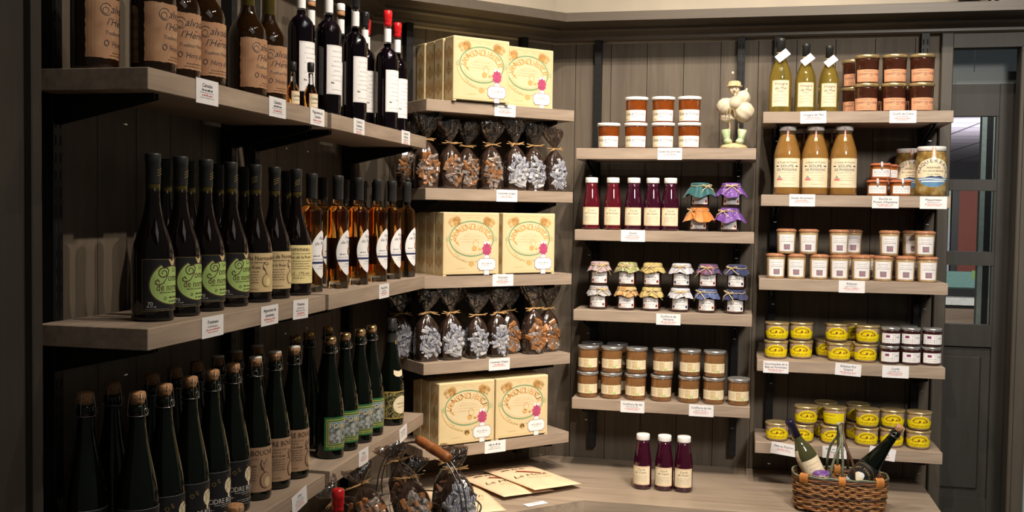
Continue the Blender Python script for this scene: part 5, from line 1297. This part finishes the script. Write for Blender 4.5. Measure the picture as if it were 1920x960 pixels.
for k, sd, a, d, tw, s, lb in (('white', 7, 1.545, 3.120, -.2, 1.0, 'shadowed bag of white sweets at the left end of the lower row'), ('white', 8, 1.596, 3.030, .0, 1.06, 'bag of white and navy sweets at the left corner of the lower row'), ('white', 5, 1.684, 3.022, .0, 1.04, 'second bag of white and navy sweets in the lower row'),
        ('white', 6, 1.780, 3.012, -.05, .97, 'third bag of white and navy sweets, its tie hanging low'), ('white', 9, 1.864, 3.014, .1, 1.0, 'fourth bag of white sweets, above the lower caramels price card'), ('brown', 10, 1.942, 3.062, .05, 1.0, 'bag of brown caramels set back between white and brown bags'),
        ('brown', 11, 2.018, 3.020, .0, 1.06, 'front bag of brown caramels in the lower row'), ('brown', 10, 2.098, 3.045, .1, 1.02, 'last bag of brown caramels at the right end of the lower row'), ('white', 8, 1.740, 3.115, .2, 1.0, 'bag of white sweets in the back of the lower row'), ('white', 9, 1.640, 3.120, -.1, 1.0, 'bag of white sweets behind the first two of the lower row')):
    bag(k, sd, a, d, V, lb, tw, s)

# ---- right wall, first bay
zc3 = (.233, -.0545, -.340, -.657)
def pl(kind, mk, a, d, z, lb, cat, grp, rz=None, s=1.): return put(kind, mk, RW(a, d, z+E0), (rdj.uniform(-.10, .10) if rz is None else rz), lb, cat, grp, s)
for i, (a, h) in enumerate(((-.462, 0), (-.366, 0), (-.270, 0), (-.179, 0), (-.365, 1), (-.271, 1), (-.180, 1))):
    pl('jelly', mk_jelly, a, 3.648, zc3[0]+h*.0906, ('amber jelly jar standing alone at the left with nothing on it', 'lower amber jelly jar second from the left', 'lower amber jelly jar third from the left', 'lower amber jelly jar nearest the garlic doll', 'upper amber jelly jar on the left', 'upper amber jelly jar in the middle', 'upper amber jelly jar nearest the garlic doll')[i], 'jar', 'amber jelly jars')
put('doll', mk_doll, RW(-.026, 3.665, zc3[0]+E0), .0, 'little doll made of garlic bulbs with straw hat and green boots', 'garlic doll')
RJ = mat('raspberry_coulis', (.085, .005, .011), .06, var=.2, scale=25, coat=.8); CJ = mat('blackcurrant_coulis', (.034, .003, .012), .06, var=.2, scale=25, coat=.8)
for i, a in enumerate((-.520, -.443, -.369, -.302, -.240)):
    pl('cf' if i < 2 else 'cc', mk_coulis('de Framboises', RJ, 0) if i < 2 else mk_coulis('de Cassis', CJ, 0), a, 3.648, zc3[1], ('crimson coulis bottle at the left end of its shelf', 'second crimson coulis bottle from the left', 'middle of the five coulis bottles, above the coulis price card', 'fourth coulis bottle, dark purple red', 'fifth coulis bottle, nearest the teal and orange capped jars')[i], 'bottle', 'coulis bottles')
for i, (a, h, k) in enumerate(((-.139, 0, 'orange'), (-.137, 1, 'teal'), (-.035, 0, 'purple'), (-.031, 1, 'purple'))):
    pl('j%s%d' % (k, h), mk_cloth_jar(k, 3+i*5, 1.), a, 3.652, zc3[1]+h*.0860, ('jam jar with orange cloth cap', 'jam jar with teal cloth cap on the orange capped one', 'lower jam jar with purple dotted cloth cap', 'upper jam jar with purple dotted cloth cap')[i], 'jar', 'cloth capped jam jars', s=.99)
CX = (-.489, -.389, -.300, -.199, -.106, -.008)
for h, ks in ((0, ('lace', 'autumn', 'yellow', 'dots', 'blueflor', 'navy')), (1, ('pink', 'green', 'yellow', 'dots', 'redblue', 'navy'))):
    for i, k in enumerate(ks):
        nm = dict(lace='grey lace', autumn='orange and yellow floral', yellow='yellow floral', dots='white and blue dotted', blueflor='blue floral', navy='plain navy', pink='pink and white floral', green='green and yellow floral', redblue='dark blue and red floral')[k]
        pl('k%s%d' % (k, h), mk_cloth_jar(k, 20+i+6*h), CX[i]+h*.002, 3.664, zc3[2]+h*.0865, ('lower' if h == 0 else 'upper')+' jam jar with '+nm+' cloth cap and raffia bow', 'jar', 'cloth capped jam jars', s=1.0)
for i, a in enumerate((-.522, -.437, -.349, -.258, -.161, -.075, .010)):
    pl('milk', mk_milkjam, a, 3.650, zc3[3], ORD[i]+' milk jam jar from the left in the lower row' if i < 6 else 'milk jam jar at the right end, with none on top', 'jar', 'milk jam jars')
for i, a in enumerate((-.521, -.436, -.347, -.252, -.160, -.074)):
    pl('milk', mk_milkjam, a, 3.650, zc3[3]+.0933, ORD[i]+' milk jam jar from the left in the upper row', 'jar', 'milk jam jars')
for i, (a, h) in enumerate(((-.520, 0), (-.428, 0), (-.520, 1), (-.428, 1))):
    pl('milk', mk_milkjam, a, 3.745, zc3[3]+h*.0933, ('back row lower', 'back row lower', 'back row upper', 'back row upper')[i]+(' milk jam jar behind the leftmost front one', ' milk jam jar behind the second front one')[i % 2], 'jar', 'milk jam jars')
for i, a in enumerate((-.304, -.231, -.166)):
    put('cc', None, RW(a, 3.482, zK+E0), (-.12, -.05, .02)[i], ('left coulis bottle standing on the worktop', 'middle coulis bottle standing on the worktop', 'right coulis bottle standing on the worktop')[i], 'bottle', 'coulis bottles')

# ---- right wall, second bay beside the door
z4 = (.3565, .0755, -.2115, -.491, -.775)
for i, (a, s) in enumerate(((.126, 1.085), (.209, 1.0), (.285, .965))):
    pl('vin', mk_vinegar, a, 3.655, z4[0], ('tallest pale yellow vinegar bottle with a white tag', 'middle vinegar bottle with a white tag on its neck', 'vinegar bottle with tilted tag, nearest the salmon labelled jars')[i], 'bottle', 'honey vinegar bottles', 0, s)
for i, (a, d, h) in enumerate(((.407, 3.65, 0), (.495, 3.65, 0), (.582, 3.65, 0), (.407, 3.65, 1), (.495, 3.65, 1), (.582, 3.65, 1), (.376, 3.755, 0), (.376, 3.755, 1), (.465, 3.755, 0), (.554, 3.755, 0))):
    pl('cdc', mk_cconfit, a, d, z4[0]+h*.0950, ('lower front salmon labelled jar on the left', 'lower front salmon labelled jar in the middle', 'lower front salmon labelled jar nearest the door', 'upper salmon labelled jar on the left', 'upper salmon labelled jar in the middle', 'upper salmon labelled jar nearest the door', 'lower salmon labelled jar peeping out behind the left column', 'upper salmon labelled jar peeping out behind the left column', 'salmon labelled jar glimpsed between the left and middle columns', 'salmon labelled jar glimpsed between the middle and right columns')[i], 'jar', 'salmon labelled cider confit jars')
for i, (a, d) in enumerate(((.155, 3.655), (.247, 3.655), (.341, 3.655), (.213, 3.762), (.307, 3.762))):
    pl('soup', mk_soup, a, d, z4[1], ('left fish soup bottle in the front row', 'middle fish soup bottle in the front row', 'right fish soup bottle in the front row', 'fish soup bottle behind, its lid between left and middle ones', 'fish soup bottle behind, its lid between middle and right ones')[i], 'bottle', 'fish soup bottles', rdj.uniform(-.06, .06))
for i, (a, d, h) in enumerate(((.452, 3.655, 0), (.526, 3.655, 0), (.462, 3.66, 1), (.490, 3.735, 0), (.497, 3.738, 1))):
    pl('rou', mk_rouille, a, d, z4[1]+h*.0562, ('lower left orange lidded rouille jar', 'right hand orange lidded rouille jar with none on top', 'upper front orange lidded rouille jar', 'hidden lower rouille jar behind the front two', 'upper rear orange lidded rouille jar')[i], 'jar', 'rouille jars')
for i, (a, d) in enumerate(((.622, 3.660), (.572, 3.772))):
    pl('maq', mk_mackerel, a, d, z4[1], ('front mackerel jar with round cream label', 'mackerel jar half hidden behind the front one')[i], 'jar', 'mackerel jars', rdj.uniform(-.05, .05))
RL = (.126, .195, .269, .337, .407, .478, .549, .620)
for i, a in enumerate(RL): pl('ril', mk_rillettes, a, 3.658, z4[2], ORD[i]+' rillettes jar from the left in the lower row', 'jar', 'rillettes jars')
for i, (a, d, h) in enumerate(((.159, 3.658, 1), (.233, 3.658, 1), (.333, 3.658, 1), (.496, 3.66, 1), (.609, 3.658, 1), (.384, 3.732, 1), (.580, 3.735, 1), (.384, 3.732, 0), (.580, 3.735, 0), (.441, 3.740, 0), (.512, 3.740, 0))):
    pl('ril', mk_rillettes, a, d, z4[2]+h*.0860, ('upper rillettes jar furthest left', 'upper rillettes jar second from the left', 'upper rillettes jar overlapping one behind it', 'upper rillettes jar standing alone', 'upper rillettes jar nearest the door', 'rear upper rillettes jar at the right of the overlapping pair', 'rear upper rillettes jar peeping out left of the door end one', 'rear lower rillettes jar behind the fourth and fifth', 'rear lower rillettes jar behind the seventh and eighth', 'rear lower rillettes jar behind the fifth and sixth', 'rear lower rillettes jar behind the sixth and seventh')[i], 'jar', 'rillettes jars')
SH = ' on the middle yellow shelf'
for i, (a, d, h) in enumerate(((.134, 3.668, 0), (.219, 3.695, 0), (.345, 3.672, 0), (.431, 3.675, 0), (.312, 3.768, 0), (.136, 3.668, 1), (.219, 3.695, 1), (.338, 3.700, 1), (.437, 3.675, 1), (.402, 3.762, 0), (.402, 3.762, 1))):
    pl('yel', mk_yellow(), a, d, z4[3]+h*.0636, ('lower yellow jar at the left end', 'lower yellow jar second from the left', 'lower yellow jar third from the left', 'lower yellow jar by the dark jars', 'rear lower yellow jar left of the third', 'upper yellow jar at the left end', 'upper yellow jar second from the left', 'upper yellow jar third from the left', 'upper yellow jar by the dark jars', 'rear lower yellow jar behind the fourth', 'rear upper yellow jar peeping out behind the fourth')[i]+SH, 'jar', 'yellow labelled terrine jars')
for i, (a, d, h) in enumerate(((.507, 3.655, 0), (.574, 3.658, 0), (.641, 3.665, 0), (.509, 3.657, 1), (.574, 3.660, 1), (.643, 3.668, 1), (.575, 3.735, 0), (.575, 3.735, 1))):
    pl('oni', mk_onion, a, d, z4[3]+h*.0625, ('lower left small dark jar with silver lid', 'lower middle small dark jar with silver lid', 'lower small dark jar with silver lid nearest the door', 'upper left small dark jar with silver lid', 'upper middle small dark jar with silver lid', 'upper small dark jar with silver lid nearest the door', 'rear lower small dark jar with silver lid', 'rear upper small dark jar with silver lid')[i], 'jar', 'small dark confit jars')
SB = ' on the shelf behind the wicker basket'
for i, (a, d, h) in enumerate(((.144, 3.655, 0), (.229, 3.655, 0), (.328, 3.660, 0), (.440, 3.660, 0), (.524, 3.668, 0), (.608, 3.660, 0), (.240, 3.655, 1), (.442, 3.660, 1), (.525, 3.670, 1), (.609, 3.660, 1), (.312, 3.752, 0), (.312, 3.752, 1), (.420, 3.752, 0), (.420, 3.752, 1))):
    pl('yel', mk_yellow(), a, d, z4[4]+h*.0636, ('single yellow jar at the far left', 'lower yellow jar second from the left', 'lower yellow jar behind the basket handle', 'lower yellow jar fourth from the left', 'lower yellow jar just above the leaning cork', 'lower yellow jar nearest the door', 'upper yellow jar furthest left', 'upper yellow jar third from the door', 'upper yellow jar second from the door', 'upper yellow jar nearest the door', 'rear lower yellow jar left of the basket handle', 'rear upper yellow jar left of the stickered one', 'rear lower yellow jar right of the basket handle', 'rear upper yellow jar right of the stickered')[i]+SB, 'jar', 'yellow labelled terrine jars')
pl('yela', mk_yellow(True), .335, 3.662, z4[4]+.0636, 'terrine jar with small yellow rectangle label and white price sticker', 'jar', 'yellow labelled terrine jars', 0)

# ---- on the worktop
WB = (.330, 3.385)
put('wick', mk_wicker, RW(*WB, zK+E0), .0, 'oval brown wicker basket with twig handle on the worktop', 'basket')
def leaning(kind, mk, base, tip, front, lb, cat, s=1.):
    b, p = Vector(RW(*base)), Vector(RW(*tip)); z = (p-b).normalized(); f = Vector(front); y = -(f-z*z.dot(f)).normalized(); x = y.cross(z)
    put(kind, mk, b, 0, lb, cat, None, s, rot=Matrix((x, y, z)).transposed().to_euler())
leaning('wine', mk_wine, (.296, 3.418, -.905), (.186, 3.408, -.686), (.25, -1, .2), 'white wine bottle with violet foil leaning left in the wicker basket', 'bottle', .93)
leaning('bcid', mk_basket_cider, (.335, 3.358, -.897), (.473, 3.345, -.691), (-.30, -1, .3), 'cork topped cider bottle leaning right in the wicker basket', 'bottle', .95)
put('kpurple_b', mk_cloth_jar('purple', 77, .8), RW(.276, 3.366, -.880), .1, 'purple cloth capped jam jar lying between the bottles in the wicker basket', 'jar', None, .86)
WK = Vector((-.745, 2.365, H+zK+E0))
put('wire', mk_wire_basket, WK, -.50, 'round wire basket with wooden grip, heaped with caramel bags', 'basket')
def heap(kind, seed, off, up, front, lb, s=1., fl=.55):
    """a bag lying in the basket: up = direction of its neck, front = where its window looks"""
    z = Vector(up).normalized(); y = -(Vector(front)-z*Vector(front).dot(z)).normalized(); x = y.cross(z)
    e = Matrix((x, y, z)).transposed().to_euler(); put('hbag%s%d' % (kind, seed), mk_bag(kind, seed, fl), WK+Vector(off), 0, lb, 'bag of caramels', 'caramel bags heaped in the wire basket', s, rot=e)
cd = (.30, -.92, .30)
heap('clear', 4, (.030, -.085, 0.148), (-.32, .42, .85), (.28, -.80, .62), 'caramel bag in the wire basket with its clear window facing the front', 1.05)
heap('white', 5, (.112, -.045, 0.158), (-.14, .34, .93), (.35, -.80, .62), 'bag of white and navy sweets at the right of the wire basket', 1.05)
heap('clear', 2, (-.072, -.062, 0.133), (-.45, .25, .80), (.15, -.90, .45), 'caramel bag spilling over the left rim of the wire basket', 1.0)
heap('clear', 3, (-.030, .040, 0.158), (-.30, .15, .92), (.2, -.9, .5), 'dark caramel bag at the back of the wire basket, neck up', 1.02)
heap('clear', 1, (.055, .045, 0.158), (-.02, .22, .96), (.3, -.9, .3), 'caramel bag directly under the wooden grip of the wire basket', 1.0)
heap('brown', 10, (-.105, .020, 0.118), (-.72, -.10, .62), (.1, -.7, .7), 'bag of brown caramels pushing out at the left of the wire basket', 1.0)
for q, (ox, oy, oz, an) in enumerate(((-.085, -.045, .036, .2), (-.085, .040, .036, -.1), (.0, -.085, .094, 1.57), (.062, -.085, .094, 1.6), (-.085, .0, .140, .1))):
    heap('clear', 4, (ox, oy, oz), (math.cos(an), math.sin(an), 0), (0, 0, 1), ('caramel bag lying at the bottom of the wire basket, front side', 'caramel bag lying at the bottom of the wire basket, back side', 'left of two caramel bags lying crosswise low in the wire basket', 'right of two caramel bags lying crosswise low in the wire basket', 'caramel bag lying on the crosswise pair in the wire basket')[q], 1.0)
for i, (a, d, zz, rz) in enumerate(((1.640, 2.850, 0, -.26), (1.842, 2.925, .0100, .03), (1.948, 2.915, .0205, .06))):
    put('env%d' % (i), mk_envelope(i), CW(a, d, zK+E0+zz), PI/4+rz, ('lowest flat cream paper bag on the worktop, beside the wire basket', 'middle one of three fanned cream paper bags on the worktop', 'topmost cream paper bag, nearest the worktop bend')[i], 'paper bag', 'flat paper bags on the worktop', rot=((0, 0, PI/4+rz) if i == 0 else (0, .035, PI/4+rz)))
# something dark standing on the cornice, only its feet in view
t = thing('iron_lantern'); t.location = RW(.765, 3.748, .731)
for q in range(4):
    sx, sy = (-1, 1)[q % 2], (-1, 1)[q // 2]
    MB().tube([(sx*.040, sy*.03, .10), (sx*.042, sy*.03, .03), (sx*.052, sy*.036, .004), (sx*.060, sy*.040, .003)], .005, BLACK, 8).build('foot', t)
MB().box((-.045, -.04, .018), (.045, .04, .03), BLACK, bev=.003).box((-.05, -.045, .20), (.05, .045, .215), BLACK, bev=.003).build('frame', t)
MB().lathe([(.002, .215), (.05, .215), (.03, .25), (.008, .27), (.002, .275)], BLACK, 16).build('roof', t)
MB().box((-.036, -.032, .03), (.036, .032, .20), mat('lantern_glass', (.05, .06, .06), .1, coat=.5)).build('glass', t)
tag(t, 'dark iron lantern feet standing on the cornice above the door', 'lantern')

# ---- price cards
B, S, L = .0082, .0048, .0040
T1 = lambda *tx: [(x, B, INK) for x in tx]
PR = [(None, S, REDINK), (None, L*.8, REDINK)]
def row(W, a, d, z, tx, lb, extra=(), **k): card(W, a, d, z, T1(*tx)+[(None, S, GREYINK) for _ in extra]+PR, lb, **k)
two = [('Calvados', B, INK), (None, S, INK), (None, L*.7, GREYINK), (None, S, REDINK), (None, L*.7, GREYINK)]
card(LW, 1.795, 1.0, .2225, two, 'calvados price card under the third and fourth calvados bottles', h=.047)
card(LW, 2.100, 1.0, .2245, two, 'calvados price card under the last calvados bottle', h=.043)
row(LW, 2.318, 1.0, .2245, ('Mignonette de', 'Calvados'), 'price card under the miniature bottles')
row(LW, 2.595, 1.0, .2250, ('Crème de', 'framboise'), 'price card under the white labelled black liqueur bottles', (1,), w=.080)
row(LW, 2.988, 1.0, .2250, ('Crème de', 'framboise'), 'price card at the far end of the top bottle shelf', (1,), w=.080)
row(LW, 1.818, 1.0, -.2295, ('Pommeau',), 'price card under the second and third green pommeau labels', (1,))
row(LW, 2.066, 1.0, -.2310, ('Mignonette de', 'pommeau'), 'price card under the last green and first tan pommeau labels', h=.043)
row(LW, 2.228, 1.0, -.2320, ('Pommeau',), 'price card hanging loose under the tan and yellow pommeau labels', (1, 1), h=.045, tilt=.03)
row(LW, 2.805, 1.0, -.2305, ('Fine de Poire',), 'price card under the amber spirit bottles', (1,))
row(LW, 2.228, 1.0, -.6850, ('Cidre',), 'tilted price card under the kraft labelled cider bottles', (1, 1), h=.043, tilt=-.12)
row(LW, 2.650, 1.0, -.6790, ('Poiré',), 'price card under the green labelled perry bottles', (1,), h=.044, w=.074)
card(LW, 2.992, 1.0, -.6850, [(None, B, GREYINK), (None, S, GREYINK), (None, S, GREYINK)], 'tilted price card under the black and gold perry bottle', w=.072, h=.044, tilt=-.10)
row(CW, 1.855, 2.969, .3480, ('Assortiment',), 'price card under the highest biscuit boxes', (1,))
row(CW, 1.867, 2.969, .0590, ("Caramels d'Isigny",), 'price card under the upper row of caramel bags')
row(CW, 1.856, 2.969, -.2300, ('Financiers',), 'price card under the biscuit boxes level with the amber bottles', (1,))
row(CW, 1.846, 2.969, -.5185, ("Caramels d'Isigny",), 'price card under the lower row of caramel bags')
card(CW, 1.834, 2.969, -.8025, [(None, B, INK), (None, S, GREYINK), (None, S, GREYINK)], 'price card under the lowest biscuit boxes')
row(RW, -.242, 3.6, .2135, ('Gelée de pommeau',), 'price card under the amber jelly jars')
row(RW, -.364, 3.6, -.0735, ('Coulis',), 'price card under the coulis bottles', (1,))
row(RW, -.235, 3.6, -.3630, ('Confiture de', "l'Acherie"), 'price card under the twelve cloth capped jars', h=.039)
row(RW, -.354, 3.6, -.6775, ('Confiture de lait',), 'left price card under the milk jam jars', (1,))
row(RW, -.115, 3.6, -.6775, ('Confiture de lait',), 'right price card under the milk jam jars', (1,))
row(RW, .234, 3.6, .3370, ('Vinaigre de Miel',), 'price card under the vinegar bottles', tilt=-.02)
row(RW, .519, 3.6, .3370, ('Confit de Cidre',), 'price card under the salmon labelled jars', (1,))
row(RW, .205, 3.6, .0575, ('Soupe de poisson',), 'price card under the fish soup bottles')
row(RW, .472, 3.6, .0545, ('Rouille au', "Piment d'Espelette"), 'price card under the rouille jars')
row(RW, .622, 3.6, .0545, ('Maquereaux',), 'price card under the mackerel jars', (1,))
row(RW, .373, 3.6, -.2305, ('Rillettes',), 'price card under the rillettes jars', (1,))
row(RW, .133, 3.6, -.5135, ('Gourmandise de la', 'Baie au Pommeau'), 'price card under the two left yellow jars')
row(RW, .369, 3.6, -.5110, ('Rillettes Pur', 'Canard'), 'price card under the middle yellow jars', tilt=.05)
row(RW, .520, 3.6, -.5110, ('Confit',), 'price card under the small dark confit jars', (1,))
row(RW, .165, 3.6, -.7945, ('Pâté au Potiron',), 'tilted price card behind the wine bottle neck', tilt=.12)
row(RW, .335, 3.6, -.7945, ('Pâté au Piment', "d'Espelette"), 'price card behind the wicker basket handle')
row(RW, .486, 3.6, -.7890, ('Pâté à', 'l\'Ancienne'), 'tilted price card behind the leaning cider bottle', tilt=.12)
card(CW, 1.817, 2.690, zK+.0012, [(None, S, NAVY)], 'small white card lying flat on the worktop edge', w=.078, h=.030, grp=None, flatlay=(-PI/2, 0, PI/4+.03))
